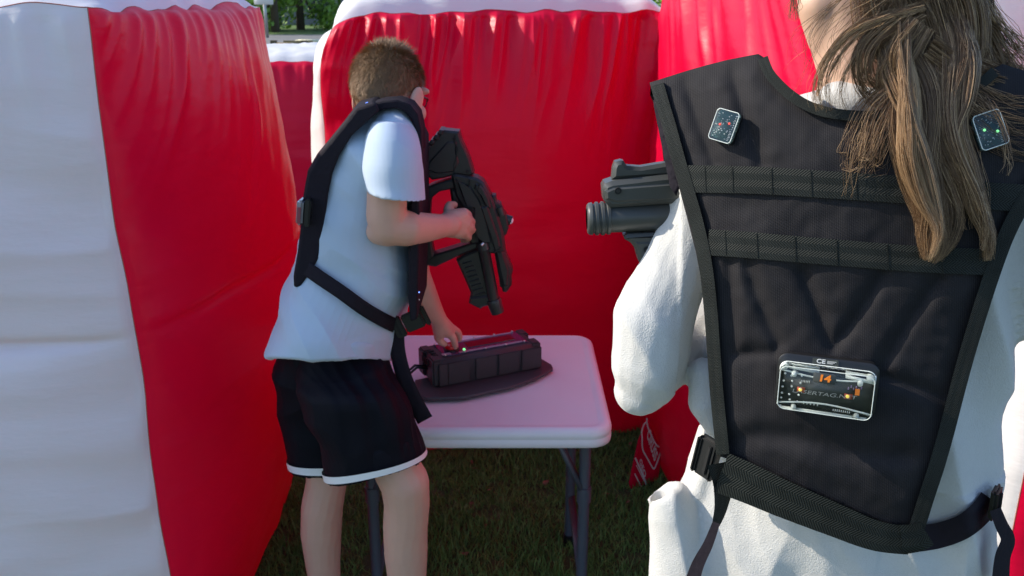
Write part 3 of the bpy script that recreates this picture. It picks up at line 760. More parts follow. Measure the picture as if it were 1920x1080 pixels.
# the second blaster, in the woman's hands
WY = .98
b2 = empty('toy_blaster', tuple(at(1330, 400, WY)), 'worn grey toy blaster levelled to the left, its round muzzle beside the white sleeve', 'toy blaster', 'laser tag blasters')
g = MB()
prism(g, [(1128, 347), (1132, 340), (1146, 335), (1260, 322), (1440, 306), (1440, 372), (1240, 378), (1200, 381), (1142, 385), (1130, 372)], WY, .034, 0, .005)
prism(g, [(1131, 352), (1146, 345), (1440, 322), (1440, 362), (1150, 374), (1133, 368)], WY, .0385, 0, .003)
g.build('housing', GUNG, b2, auto=40, fix=True)
g = MB(); prism(g, [(1146, 334), (1148, 313), (1152, 302), (1163, 299), (1168, 300), (1174, 309), (1200, 311), (1235, 305), (1270, 300), (1440, 290), (1440, 312), (1260, 327)], WY, .020, 0, .004)
g.build('front_sight', GUNG, b2, auto=40, fix=True)
def wp(x, y, dy=0): return at(x, y, WY)+Vector((0, dy, 0))
u2 = rm(wp(1130, 400), 1)
g = MB(); g.tube([wp(1138, 409), wp(1440, 396)], 27.5*u2, 36)
g.build('barrel', GUNG, b2, auto=60)
g = MB(); pts = []; rr = []
for k, (x, r) in enumerate(((1100, 20), (1101, 27), (1104, 30), (1110, 31), (1112, 28), (1114, 28), (1116, 31.5), (1121, 31.5), (1123, 28.5), (1125, 28.5), (1127, 32), (1132, 32), (1134, 29), (1136, 29), (1138, 31.5), (1143, 31), (1145, 24))):
    pts.append(wp(x, 410.5-(x-1100)*.04)); rr.append(r*u2)
g.tube(pts, rr, 40, cap=False)
g.tube([wp(1106, 410.5), wp(1112, 410.5)], 21*u2, 30, 1)
g.build('muzzle_rings', [GUNG, HOLE], b2, auto=40)
g = MB(); prism(g, [(1168, 438), (1176, 434), (1440, 424), (1440, 436), (1238, 442), (1232, 488), (1196, 487), (1189, 462), (1180, 450), (1169, 444)], WY, .030, 0, .004)
prism(g, [(1188, 448), (1226, 446), (1224, 480), (1199, 480)], WY, .034, 0, .002)
g.build('lower_rail', GUNG, b2, auto=40, fix=True)
for x, y, dy in ((1155, 351, -.0215), (1209, 461, -.0195)):
    g = MB(); p = wp(x, y, dy); g.tube([p, p+Vector((0, .004, 0))], 6.2*u2, 16, 0); g.tube([p+Vector((0, -.0005, 0)), p+Vector((0, .002, 0))], 3.2*u2, 12, 1)
    g.build('screw_recess', [HOLE, GUNM], b2, smooth=False)
g = MB()
prism(g, [(1360, 300), (1700, 280), (1720, 400), (1650, 430), (1400, 440), (1360, 420)], WY+.02, .05, 0, .006)
prism(g, [(1500, 425), (1545, 425), (1560, 540), (1515, 545)], WY+.02, .034, 0, .006)
g.build('receiver', GUNG, b2, auto=40, fix=True)

# ================================================================ the boy
BY = 1.62
boy = empty('person', (at(690, 1000, BY).x, BY, 0), 'boy in pale blue tee and black shorts, reaching down to press the button', 'person')
def body_dir(v): return Vector(v).normalized()
# head frame
hf = Vector((.42, .86, -.28)).normalized(); hr = hf.cross(Vector((0, 0, 1))).normalized(); hu = hr.cross(hf).normalized()
HR3 = Matrix((hr, hf, hu)).transposed()
HC = at(728, 163, 1.70)
def hl(x, y, z): return HC + HR3 @ Vector((x, y, z))
def hell(x, y, z, rx, ry, rz, n=14): return ell(hl(x, y, z), (rx, ry, rz), HR3, n)
P = [hell(0, -.004, .002, .0595, .077, .072, 20), hell(0, .026, -.030, .049, .051, .070), hell(0, .050, -.078, .036, .036, .026),
     hell(0, .088, -.030, .010, .013, .016), hell(0, .094, -.040, .012, .010, .008), hell(.030, .066, -.038, .02, .018, .02), hell(-.030, .066, -.038, .02, .018, .02),
     hell(0, .080, -.066, .021, .008, .0045), hell(0, .079, -.073, .018, .008, .005), hell(0, .074, .008, .05, .014, .012)]
for s in (-1, 1):
    ct = hl(s*.0645, .000, -.024); rt = HR3 @ Matrix.Rotation(R(-s*18), 3, 'Z') @ Matrix.Rotation(R(-8), 3, 'X')
    P += [ell(ct+HR3@Vector((s*.006, -.004, 0)), (.0055, .017, .029), rt), ell(ct+HR3@Vector((s*.004, -.002, -.022)), (.006, .009, .010), rt)]
# neck
P += pxchain([(722, 190, 1.68, 46), (716, 235, 1.65, 50), (706, 270, 1.64, 46)])
# trunk inside the clothes
P += [loft([ring(at(630, 250, 1.64), at(770, 250, 1.62), .09), ring(at(600, 400, 1.64), at(750, 400, 1.62), .10), ring(at(560, 560, 1.62), at(740, 560, 1.62), .10), ring(at(560, 680, 1.62), at(700, 680, 1.6), .09), ring(at(575, 740, 1.62), at(690, 740, 1.6), .08)])]
# right arm (near)
P += pxchain([(735, 275, 1.54, 34), (727, 340, 1.50, 38), (724, 405, 1.50, 38), (728, 424, 1.50, 36.5), (760, 428, 1.515, 34.5), (795, 427, 1.56, 28.5), (828, 424, 1.61, 22.5), (842, 421, 1.63, 22.5)])
P += pxchain([(712, 434, 1.505, 26), (728, 436, 1.50, 27)])
# right hand: back of the hand to the camera, fingers curled round the grip
hk = [(871, 398), (879, 411), (881, 426), (875, 441)]
P += pxchain([(842, 417, 1.64, 22), (858, 410, 1.655, 19), (868, 406, 1.66, 13)]) + pxchain([(842, 425, 1.64, 21), (860, 430, 1.655, 18), (868, 434, 1.66, 12)]) + pxchain([(852, 418, 1.645, 19), (870, 420, 1.66, 14)])
for i, (x, y) in enumerate(hk):
    P += pxchain([(x-14, y+2-i, 1.665, 9.5), (x, y, 1.668, 8.6-.4*i), (x+7-i, y+5, 1.695, 8-.5*i), (x+3-i, y+9, 1.722, 7.4-.5*i), (x-8, y+10, 1.730, 6.6-.5*i)])
P += pxchain([(843, 405, 1.65, 12), (840, 393, 1.665, 9.5), (843, 385, 1.685, 8.6), (852, 384, 1.70, 7.4)])
# left arm and hand on the button
P += pxchain([(752, 270, 1.74, 38), (765, 380, 1.76, 36), (768, 470, 1.765, 33), (776, 515, 1.77, 31), (798, 560, 1.79, 25), (818, 592, 1.825, 17), (824, 602, 1.835, 16)])
P += pxchain([(824, 602, 1.835, 15), (834, 617, 1.855, 15), (840, 622, 1.865, 12)]) + pxchain([(822, 606, 1.835, 14), (824, 624, 1.85, 12)]) + pxchain([(828, 604, 1.84, 14), (843, 616, 1.87, 11)])
P += pxchain([(840, 621, 1.862, 8.5), (850, 634, 1.866, 7.4), (853, 645, 1.872, 6.6), (854, 650, 1.875, 6)])
P += pxchain([(846, 615, 1.875, 8), (858, 622, 1.905, 7), (862, 630, 1.915, 6.2), (861, 636, 1.917, 5.6)])
P += pxchain([(840, 612, 1.88, 8), (852, 617, 1.915, 7), (857, 626, 1.935, 6), (856, 632, 1.94, 5.6)])
P += pxchain([(836, 610, 1.88, 7.5), (844, 614, 1.92, 6), (848, 622, 1.94, 5.5)])
P += pxchain([(822, 620, 1.845, 9), (821, 633, 1.855, 8), (828, 642, 1.862, 7), (834, 645, 1.868, 6)])
# legs
P += pxchain([(675, 740, 1.56, 52), (728, 850, 1.51, 44), (759, 905, 1.50, 46), (763, 945, 1.505, 43), (760, 990, 1.51, 42), (761, 1035, 1.515, 41), (765, 1120, 1.52, 33), (768, 1260, 1.53, 25), (768, 1300, 1.53, 24)])
P += pxchain([(600, 740, 1.67, 46), (612, 850, 1.66, 38), (612, 905, 1.655, 38), (604, 950, 1.655, 39), (602, 1000, 1.66, 38), (605, 1050, 1.665, 33), (612, 1120, 1.67, 27), (622, 1210, 1.68, 23), (624, 1240, 1.68, 23)])
fuse('body', P, SKIN_B, boy, .0032, 5)
EYEW = mat('eye_white', (.8, .8, .78), .2)
# eyes, glasses
for s in (-1, 1): ey = MB(); ey.sphere(hl(s*.028, .066, -.012), .0115, 0, 10); ey.sphere(hl(s*.028, .0735, -.013), .0052, 1, 8); ey.build('eye', [EYEW, HOLE], boy)
gl = MB()
for s in (-1, 1):
    gl.tube([hl(s*.028+.017*math.cos(a*math.pi/8), .078-abs(.017*math.cos(a*math.pi/8)+0)*.2, -.014+.014*math.sin(a*math.pi/8)) for a in range(17)], .0011, 5, cap=False)
    gl.tube([hl(s*.045, .076, -.010), hl(s*.058, .055, -.010), hl(s*.064, .02, -.012), hl(s*.064, -.006, -.018)], .0022, 6)
gl.tube([hl(-.011, .078, -.012), hl(0, .088, -.009), hl(.011, .078, -.012)], .0018, 6)
gl.build('glasses', PLAS, boy)
# short hair: shell + strands
def hairline(phi):   # phi = 0 at the back, pi at the forehead
    a = abs(phi)/math.pi
    return -.066+.058*min(1, a/.45)**1.6+.055*max(0, (a-.5)/.5)
def on_head(d, k=1.0): return hl(d.x*.0630*k, -.004+d.y*.0800*k, .002+d.z*.0750*k)
rnd = random.Random(11); sh = MB(); n = 40; vs = []; fs = []
for i in range(n+1):
    th = math.pi*i/n*.80
    for k in range(2*n):
        ph = math.pi*k/n; d = Vector((math.sin(th)*math.sin(ph), -math.sin(th)*math.cos(ph), math.cos(th)))
        zl = hairline(((ph+math.pi) % (2*math.pi))-math.pi); kk = 1.0
        zz = .002+d.z*.075
        if zz < zl: kk = .93
        p = on_head(d, kk+.02*noise.noise(d*9)); vs.append(p)
for i in range(n):
    for k in range(2*n): a = i*2*n+k; b = i*2*n+(k+1) % (2*n); fs.append((a, a+2*n, b+2*n, b))
sh.add(vs, fs)
V = []; Fc = []
cnt = 0
while cnt < 15000:
    d = Vector((rnd.gauss(0, 1), rnd.gauss(0, 1), rnd.gauss(0, 1))).normalized()
    ph = math.atan2(d.x, -d.y); zz = .002+d.z*.075
    if zz < hairline(ph)+rnd.uniform(-.006, .004): continue
    cnt += 1
    low = max(0, min(1, (zz+.05)/.09))
    L = (.004+.008*low)*rnd.uniform(.7, 1.3)
    if d.z > .8: L *= 1.5
    if d.z > .88 and d.y > -.2 and rnd.random() < .05: L *= 1.6
    p = on_head(d, 1.0); nn = (HR3 @ Vector((d.x/.07, d.y/.088, d.z/.08))).normalized()
    dn = (HR3 @ Vector((0, -.25, -1)) + Vector((noise.noise(d*5), noise.noise(d*5+Vector((3, 1, 2))), 0))*.9)
    dn = (dn-nn*dn.dot(nn)).normalized() if d.z < .85 else HR3 @ Vector((rnd.gauss(0, .4), .5, 0))
    dr = (nn*rnd.uniform(.35, .7)+dn*(.8-.3*low)+Vector((rnd.gauss(0, .15), rnd.gauss(0, .15), rnd.gauss(0, .15)))).normalized()
    p1 = p+dr*L*.5; p2 = p+dr*L+dn*L*.15; s = nn.cross(dr).normalized()*.00045; q = len(V)
    V += [p-s, p+s, p1+s*.8, p1-s*.8, p2]; Fc += [(q, q+1, q+2, q+3), (q+3, q+2, q+4)]
sh.add(V, Fc)
sh.build('hair', HAIRB, boy)
# tee shirt
def tee_fold(p, n):
    a = 0
    c = p - at(700, 480, 1.5)
    s = c.x*.75+c.z*.66; t = -c.x*.66+c.z*.75
    r = 1-abs(2*noise.noise(Vector((s*9, t*3.0, 2.2+p.y*3)))); r2 = 1-abs(2*noise.noise(Vector((s*18, t*5, 7.2+p.y*5))))
    k = .35+.65*max(0, min(1, (1.18-p.z)/.25))
    a += .022*(r-.55)*k+.007*(r2-.5)*k
    r4 = 1-abs(2*noise.noise(Vector((s*15, t*2.2, 12.2)))); a += .009*(r4-.6)*k+.004*noise.noise(p*7)
    return a*max(.12, min(1, (p.z-.80)/.10))
def rpx(y, xl, xr, YL, YR, b, dy=0, e=2.2):
    L_ = at(xl, y, YL); R_ = at(xr, y+dy, YR); a_ = R_-L_; k = (H_CAM-L_.z)/L_.y*max(0, min(1, (y-350)/250))
    return ring(L_, R_, b, 48, e, Vector((-a_.y, a_.x, -k*a_.x)).normalized()*math.sqrt(1+k*k))
T = [rpx(203, 690, 762, 1.66, 1.64, .07), rpx(228, 662, 776, 1.65, 1.63, .10), rpx(258, 634, 786, 1.65, 1.63, .135), rpx(300, 612, 788, 1.65, 1.63, .142), rpx(350, 597, 785, 1.65, 1.63, .142), rpx(400, 586, 778, 1.64, 1.62, .14),
     rpx(450, 576, 772, 1.64, 1.62, .138), rpx(500, 562, 769, 1.64, 1.62, .138), rpx(550, 548, 768, 1.63, 1.61, .142), rpx(600, 534, 762, 1.63, 1.60, .15), rpx(640, 525, 748, 1.62, 1.59, .155, 3), rpx(668, 520, 734, 1.62, 1.59, .157, 6), rpx(671, 530, 726, 1.62, 1.59, .148, 6), rpx(640, 548, 720, 1.62, 1.59, .135, 6)]
v1, f1 = loft(fine(T[:12])+T[12:])
# sleeve: outside down, then back up inside so that the opening is hollow
def sl(x0, y0, x1, y1, Yc, b, e=2): return ring(at(x0, y0, Yc), at(x1, y1, Yc-.01), b, 36, e, Vector((0, 1, -.12)))
SL = [sl(700, 232, 768, 236, 1.55, .05), sl(688, 262, 781, 268, 1.53, .062), sl(685, 305, 789, 312, 1.51, .066), sl(688, 345, 796, 352, 1.505, .068), sl(690, 359, 799, 377, 1.50, .069), sl(693, 358, 796, 376, 1.50, .064), sl(695, 340, 788, 350, 1.505, .060), sl(697, 322, 782, 328, 1.51, .056)]
v2, f2 = loft(fine(SL[:5])+SL[5:])
SR = [sl(715, 245, 770, 250, 1.72, .05), sl(720, 300, 790, 305, 1.75, .055), sl(722, 360, 796, 365, 1.765, .057), sl(724, 362, 792, 366, 1.765, .052), sl(724, 340, 788, 345, 1.76, .05)]
v3, f3 = loft(fine(SR[:3])+SR[3:])
tee = fuse('tee_shirt', [(v1, f1), (v2, f2), (v3, f3)]+pxchain([(700, 222, 1.62, 22), (735, 240, 1.57, 36), (738, 262, 1.54, 44)])+pxchain([(745, 226, 1.64, 24), (752, 250, 1.60, 34)]), TEE, boy, .0024, 2, tee_fold)
# shorts
def sh_fold(p, n):
    c = p-at(700, 700, 1.5)
    r = 1-abs(2*noise.noise(Vector((c.x*6+c.z*5, c.z*9-c.x*5, 3+p.y*2))))
    k = max(.1, min(1, (p.z-.60)/.1)); r3 = 1-abs(2*noise.noise(Vector((c.x*26+p.y*20+c.z*2, c.z*2.2, 8)))); return (.009*(r-.5)+.003*noise.noise(p*14)+.006*(r3-.5)*min(1, max(0, (p.z-.62)/.08)))*k
def s2(x0, y0, x1, y1, YY, b): return ring(at(x0, y0, YY), at(x1, y1, YY-.01), b, 40, 2.3, Vector((0, 1, -.28)))
near = [s2(580, 645, 705, 650, 1.60, .08), s2(562, 700, 739, 700, 1.575, .098), s2(570, 740, 757, 735, 1.54, .112), s2(588, 800, 778, 790, 1.53, .105), s2(603, 850, 790, 825, 1.525, .098), s2(617, 900, 797, 858, 1.52, .092), s2(622, 896, 792, 856, 1.52, .087), s2(615, 840, 780, 815, 1.525, .085)]
far = [s2(530, 645, 690, 650, 1.64, .10), s2(521, 700, 680, 700, 1.65, .105), s2(527, 760, 670, 750, 1.66, .10), s2(540, 830, 665, 830, 1.66, .09), s2(548, 876, 662, 880, 1.66, .085), s2(552, 872, 658, 876, 1.66, .08), s2(550, 820, 655, 820, 1.66, .08)]
fuse('shorts', [loft(fine(near[:6])+near[6:]), loft(fine(far[:5])+far[5:])], SHORT, boy, .003, 2, sh_fold)
st = MB()
def hem(rg, t0, t1, grow, rings_):
    a, b = rings_
    c = sum(b, Vector())/len(b); out = []
    for t in (t0, (t0+t1)/2, t1):
        out.append([x*(1-t)+y*t for x, y in zip(a, b)])
    out2 = []
    for r_ in out:
        c = sum(r_, Vector())/len(r_); out2.append([c+(p-c)*(1+grow) for p in r_])
    return loft(out2, False)
v, f = hem(None, .58, .86, .05, (near[4], near[5])); st.add(v, f)
v, f = hem(None, .57, .85, .05, (far[3], far[4])); st.add(v, f)
st.build('hem_stripe', STRIPE, boy)
# shoes
SHOE = mat('white_trainer', (.6, .6, .6), .6)
for (x, y, Y_) in ((768, 1300, 1.53), (624, 1240, 1.68)):
    c = at(x, y, Y_); fuse('shoe', [ell((c.x+.045, c.y+.02, .035), (.125, .048, .036), Matrix.Rotation(R(25), 3, 'Z')), ell((c.x-.01, c.y, .06), (.05, .042, .05)), caps((c.x+.11, c.y+.05, .035), .03, (c.x-.04, c.y-.02, .04), .034)], SHOE, boy, .004, 4)

# the boy's vest: back plate, shoulder yoke and front plate, straps
vest = empty('harness_vest', tuple(at(600, 400, 1.6)), 'black padded vest with a side release buckle worn over the pale blue tee', 'vest', 'laser tag vests')
def vprism(pts, Y0, Y1, name, m, bev=.006, curve=.02):
    mb = MB(); n = len(pts); K = 9; L = []
    for j in range(K):
        t = j/(K-1); Y_ = Y0+(Y1-Y0)*t; sh_ = curve*(1-math.sin(math.pi*t)**.6)
        base = [at(x, y, Y0) for x, y in pts]; c = sum(base, Vector())/n
        L.append([Vector((p.x+sh_, Y_, p.z)) for p in base])
    vs = [v for l in L for v in l]; fs = [list(range(n)), list(range(K*n-1, (K-1)*n-1, -1))]
    for j in range(K-1):
        for i in range(n): fs.append((j*n+i, (j+1)*n+i, (j+1)*n+(i+1) % n, j*n+(i+1) % n))
    mb.add(vs, fs); return mb.build(name, m, vest, bevel=bev, auto=40, fix=True)
vprism([(655, 203), (690, 193), (700, 207), (672, 232), (646, 256), (624, 292), (611, 325), (603, 365), (598, 405), (592, 450), (586, 485), (570, 512), (552, 538), (539, 541), (538, 520), (545, 480), (551, 430), (556, 370), (564, 325), (582, 294), (604, 268), (630, 236)], 1.50, 1.76, 'back_plate', NYLB, .005, .012)
vprism([(686, 196), (712, 189), (740, 187), (764, 196), (778, 214), (785, 245), (786, 290), (778, 290), (775, 255), (768, 226), (755, 210), (738, 203), (712, 206), (690, 216)], 1.535, 1.61, 'shoulder_yoke', NYLB, .004, .006)
vprism([(776, 262), (785, 280), (786, 420), (784, 520), (782, 600), (769, 604), (765, 560), (766, 430), (772, 330)], 1.52, 1.72, 'front_plate', NYLB, .004, -.0)
# waist strap over the tee
BV = BVHTree.FromObject(tee, bpy.context.evaluated_depsgraph_get())
def teesurf(px, py, off=0):
    r = ray(px, py).normalized(); h = BV.ray_cast(CP, r)
    if h[0] is None: return at(px, py, 1.52-off)
    return h[0]-r*off
cacheT = {}
def tee_smooth(px, py, off=0):
    s = Vector()
    for dx, dy in ((0, 0), (14, 0), (-14, 0), (0, 14), (0, -14)): s += teesurf(px+dx, py+dy)
    Y_ = s.y/5
    return at(px, py, Y_-.006-off)
m_ = MB(); v, f, uv = ribbon(tee_smooth, [(566, 497), (600, 521), (640, 548), (680, 577), (715, 598), (742, 611)], 27, .004, .002, 8, 4); m_.add(v, f, 0, uv)
m_.build('waist_strap', NYLB, vest)
Yb = tee_smooth(745, 600).y-.006
bk = MB()
def bq(x0, y0, sx, sy, mi=0, dY=0, th=.012, bev=.003):
    c = at(x0, y0, Yb-dY); d = (at(797, 590, Yb)-at(740, 614, Yb)).normalized(); up = Vector((0, -1, 0)).cross(d)
    bk.box(c, sx, th, sy, Matrix((d, Vector((0, 1, 0)), d.cross(Vector((0, 1, 0))))).transposed(), mi, bev)
u3 = rm(at(760, 600, Yb), 1)
bq(747, 613, 20*u3, 44*u3, 0, 0, .010); bq(745.5, 614, 5*u3, 34*u3, 1, .0055, .001, 0); bq(753.5, 611, 4*u3, 34*u3, 1, .0055, .001, 0)
bq(775, 601, 38*u3, 36*u3, 0, .002, .014); bq(797, 591, 9*u3, 42*u3, 0, .0, .010); bq(790, 606, 20*u3, 5*u3, 0, 0, .010, .001)
bk.build('buckle', [PLAS, HOLE], vest, auto=40)
def hang(px, py, off=0): return at(px, py, Yb+.004-off-.00006*max(0, py-640))
m_ = MB(); v, f, uv = ribbon(hang, [(744, 622), (746, 660), (757, 705), (774, 745), (797, 788)], [28, 31], 0, .002, 8, 3); m_.add(v, f, 0, uv); m_.build('strap_tail', NYLB, vest)
# side sensor and shoulder sensor
se = MB(); sp_ = at(567, 396, 1.497); rt = Matrix.Rotation(R(8), 3, 'Y')
se.box(sp_+Vector((-.002, 0, 0)), .012, .032, .046, rt, 0, .004); se.box(sp_+Vector((.012, -.001, 0)), .010, .034, .050, rt, 1, .002); se.box(sp_+Vector((-.003, -.0165, -.004)), .006, .002, .03, rt, 2, 0)
se.build('sensor', [mat('smoky_clear_plastic', (.30, .28, .30), .2, coat=1), PLAS, mat('dim_red_insert', (.25, .06, .08), .3)], vest, auto=40)
se = MB(); p = at(688, 197, 1.545); se.box(p, .026, .034, .006, Matrix.Rotation(R(-20), 3, 'Y'), 0, .0025); se.box(p+Vector((-.002, -.004, .0035)), .009, .010, .0012, Matrix.Rotation(R(-20), 3, 'Y'), 1, 0)
se.box(p+Vector((.009, -.01, .003)), .004, .006, .0012, Matrix.Rotation(R(-20), 3, 'Y'), 2, 0)
se.build('sensor', [bpy.data.materials['smoky_clear_plastic'], LEDB, LABELW], vest, auto=40)
for y_ in (290, 310, 548, 562): MB().sphere(at(786, y_, 1.53), .0012, 0, 6).build('indicator_light', LEDB if y_ == 548 else LABELW, vest)

# ================================================================ the woman with the vest, seen from behind
VA = R(20); VO = at(1560, 640, .80)
vn = Vector((-math.sin(VA)*math.cos(R(4)), -math.cos(VA)*math.cos(R(4)), math.sin(R(4)))).normalized()
vr = vn.cross(Vector((0, 0, -1))).normalized()
if vr.x < 0: vr = -vr
vu = vr.cross(-vn).normalized()
if vu.z < 0: vu = -vu
def vsurf(px, py, off=0):
    r = ray(px, py).normalized(); t = (VO-CP).dot(vn)/r.dot(vn); q = CP+r*t
    s = (q-VO).dot(vr)-.015; u = (q-VO).dot(vu)
    w_ = 1.15*s*s + (1.9*max(0, u-.16)**2) + .9*max(0, -u-.10)**2
    w_ += .004*noise.noise(Vector((s*9, u*7, 1.1)))+.0035*math.sin(s*16)*math.exp(-abs(u)/.2)
    return q + r*(w_-off)
woman = empty('person', (VO.x+.05, VO.y+.10, 0), 'person seen from behind in a white fleece hoodie, long brown hair down the back', 'person')
Yc = .93
def wr_(y, xl, xr, YL, YR, b, dy=0, e=2.4): return ring(at(xl, y, YL), at(xr, y+dy, YR), b, 56, e)
W = [wr_(170, 1500, 1790, .98, .90, .05), wr_(200, 1420, 1860, .99, .89, .075), wr_(250, 1330, 1950, 1.00, .885, .095), wr_(330, 1300, 1965, 1.00, .89, .105), wr_(430, 1310, 1950, .99, .89, .105), wr_(540, 1330, 1930, .98, .89, .098),
     wr_(660, 1325, 1900, .975, .89, .095), wr_(760, 1322, 1872, .975, .89, .097), wr_(860, 1300, 1880, .975, .895, .102), wr_(960, 1258, 1872, .98, .90, .11), wr_(1080, 1235, 1878, .985, .91, .118), wr_(1250, 1230, 1895, .985, .92, .118), wr_(1262, 1240, 1885, .985, .92, .11)]
HP = [loft(fine(W[:-2])+W[-2:])]
HP += pxchain([(1330, 250, .99, 62), (1312, 330, .985, 57), (1292, 420, .97, 59), (1262, 520, .95, 66), (1229, 600, .94, 74), (1214, 680, .935, 71), (1200, 728, .935, 50)])
HP += pxchain([(1212, 700, .935, 62), (1275, 655, 1.0, 56), (1330, 590, 1.10, 50), (1370, 520, 1.17, 44)])          # forearm going away to the blaster
HP += pxchain([(1320, 700, .93, 28), (1322, 755, .925, 33), (1345, 800, .92, 24)])                                       # bunched cloth at the waist
HP += pxchain([(1930, 270, .88, 70), (1960, 400, .86, 72), (1965, 520, .85, 72), (1962, 600, .86, 62)]) + pxchain([(1962, 600, .86, 62), (1900, 560, 1.0, 50), (1700, 500, 1.12, 45), (1600, 490, 1.15, 40)])
HP += pxchain([(1560, 185, .90, 26), (1610, 190, .885, 30), (1670, 192, .88, 30), (1720, 185, .88, 26)])                 # hood collar
# turned-up hem on the left hip
def hr_(xl, yl, xr, yr, Y_, b): return ring(at(xl, yl, Y_), at(xr, yr, Y_-.02), b, 40, 2)
HM = [hr_(1216, 1110, 1360, 1110, .935, .045), hr_(1211, 1030, 1345, 1040, .935, .040), hr_(1210, 985, 1325, 990, .935, .034), hr_(1212, 945, 1300, 940, .935, .028), hr_(1217, 924, 1272, 921, .935, .022), hr_(1222, 925, 1266, 923, .935, .017), hr_(1226, 950, 1262, 950, .935, .014)]
HP += [loft(fine(HM[:5])+HM[5:])] + pxchain([(1335, 880, .925, 20), (1305, 945, .93, 24), (1285, 1010, .925, 22), (1275, 1090, .92, 22)]) + pxchain([(1350, 900, .915, 18), (1335, 960, .915, 22), (1318, 1090, .91, 26)])
def hood_fold(p, n):
    a = 0
    if p.x < .19 or p.z < .98:
        q = p-at(1220, 600, .93)
        r = 1-abs(2*noise.noise(Vector((q.x*9+q.z*2.5, q.z*4-q.x*3, 4.2+p.y*4))))
        a += .011*(r-.55); r = 1-abs(2*noise.noise(Vector((q.x*24+q.z*9, q.z*10-q.x*6, 6.2+p.y*9)))); a += .002*(r-.5)
    # long soft folds on the shaded right side
    s = (p-VO).dot(vr); t = (p-VO).dot(vu)
    r = 1-abs(2*noise.noise(Vector((s*12+t*5, t*2.2, 9.2)))); a += (.016 if s > .08 else .005)*(r-.6)
    a += .0035*noise.noise(p*11)+.0003*noise.noise(p*45)+.0003*noise.noise(p*70)
    return a
hoodie = fuse('hoodie', HP, FLEECE, woman, .0032, 4, hood_fold)
# seams and hem line on the sleeve and side
# body: head, neck, hands, one skin
gh = at(1668, -118, .955)
gf = Vector((-.45, .88, -.10)).normalized(); gr_ = gf.cross(Vector((0, 0, 1))).normalized(); gu = gr_.cross(gf).normalized(); GR3 = Matrix((gr_, gf, gu)).transposed()
def ghl(x, y, z): return gh+GR3@Vector((x, y, z))
def gell(x, y, z, rx, ry, rz): return ell(ghl(x, y, z), (rx, ry, rz), GR3, 16)
P = [gell(0, 0, .01, .072, .092, .085), gell(0, .035, -.035, .060, .058, .078), gell(0, .055, -.09, .040, .038, .028), gell(-.040, .020, -.070, .020, .034, .030), gell(.040, .020, -.070, .020, .034, .030),
     gell(0, .096, -.030, .010, .014, .018), gell(0, .102, -.042, .013, .010, .008), gell(0, .089, -.068, .022, .008, .005), gell(0, .087, -.076, .019, .008, .006), gell(.032, .072, -.04, .02, .018, .02), gell(-.032, .072, -.04, .02, .018, .02), gell(0, .080, .008, .052, .014, .012)]
for s in (-1, 1):
    P += [ell(ghl(s*.074, -.004, -.028), (.006, .018, .031), GR3 @ Matrix.Rotation(R(-s*20), 3, 'Z')), ell(ghl(s*.073, -.001, -.053), (.007, .010, .011), GR3)]
P += pxchain([(1575, -10, .945, 78), (1590, 60, .935, 72), (1612, 130, .925, 74), (1618, 180, .925, 86), (1618, 230, .93, 110)]) + pxchain([(1640, 0, .955, 80), (1650, 110, .94, 66)]) + pxchain([(1540, 10, .93, 44), (1550, 70, .93, 36)])
def hand(c, fd, back, sc_, thumb_side, curl=1.0, pose=None):
    """five-fingered hand: fd points along the fingers, back out of the back of the hand"""
    fd = Vector(fd).normalized(); back = Vector(back); back = (back-fd*back.dot(fd)).normalized(); sd = fd.cross(back)*thumb_side
    c = Vector(c); out = []
    def q(a, b, d): return c+(fd*a+sd*b+back*d)*sc_
    for i, b in enumerate((.030, .010, -.010, -.028)):
        out.append(caps(q(0, b*.6, 0), .013*sc_, q(.075, b, .004), .0105*sc_))
        L = (.040, .045, .042, .032)[i]; r = .0088-.0007*i; an = 0.0
        p = q(.082, b, .004); ang = 0
        for j, l in enumerate((L, L*.62, L*.5)):
            ang += (.75, 1.15, .75)[j]*curl
            p2 = p+(fd*math.cos(ang)-back*math.sin(ang))*l*sc_; out.append(caps(p, r*sc_, p2, (r-.0008)*sc_)); p = p2; r -= .0008
    p = q(.018, .030, -.006); p2 = q(.045, .055, -.022); p3 = q(.070, .052, -.040); p4 = q(.088, .040, -.050)
    out += [caps(p, .014*sc_, p2, .0115*sc_), caps(p2, .0112*sc_, p3, .0095*sc_), caps(p3, .0094*sc_, p4, .008*sc_), caps(q(-.05, 0, 0), .022*sc_, q(.01, 0, 0), .024*sc_)]
    return out
P += hand(at(1392, 470, 1.10), (.15, -.35, .6), (.3, .9, .1), .95, 1, .9)
P += chain([(at(1370, 520, 1.17), .03), (at(1392, 470, 1.12), .024)])
P += hand(at(1560, 488, 1.08), (-.4, -.6, .1), (.2, .2, 1), .95, -1, .9) + chain([(at(1600, 490, 1.14), .026), (at(1560, 488, 1.09), .023)])
P += [loft([ring(at(1420, 300, 1.0), at(1850, 300, .93), .06), ring(at(1400, 700, .99), at(1800, 700, .92), .07), ring(at(1330, 1000, .99), at(1820, 1000, .93), .08), ring(at(1340, 1250, .99), at(1830, 1250, .94), .09)])]
hipz = .78
for sx in (-.08, .085):
    c = Vector((VO.x+.06+sx, .95+sx*-.3, 0)); P += chain([(c+Vector((0, 0, hipz)), .075), (c+Vector((0, 0, .45)), .052), (c+Vector((0, .02, .09)), .035)])
fuse('body', P, SKIN_G, woman, .0035, 5)
JEAN = mat('dark_leggings', (.02, .02, .025), .7, bump=.2); 
tp = []
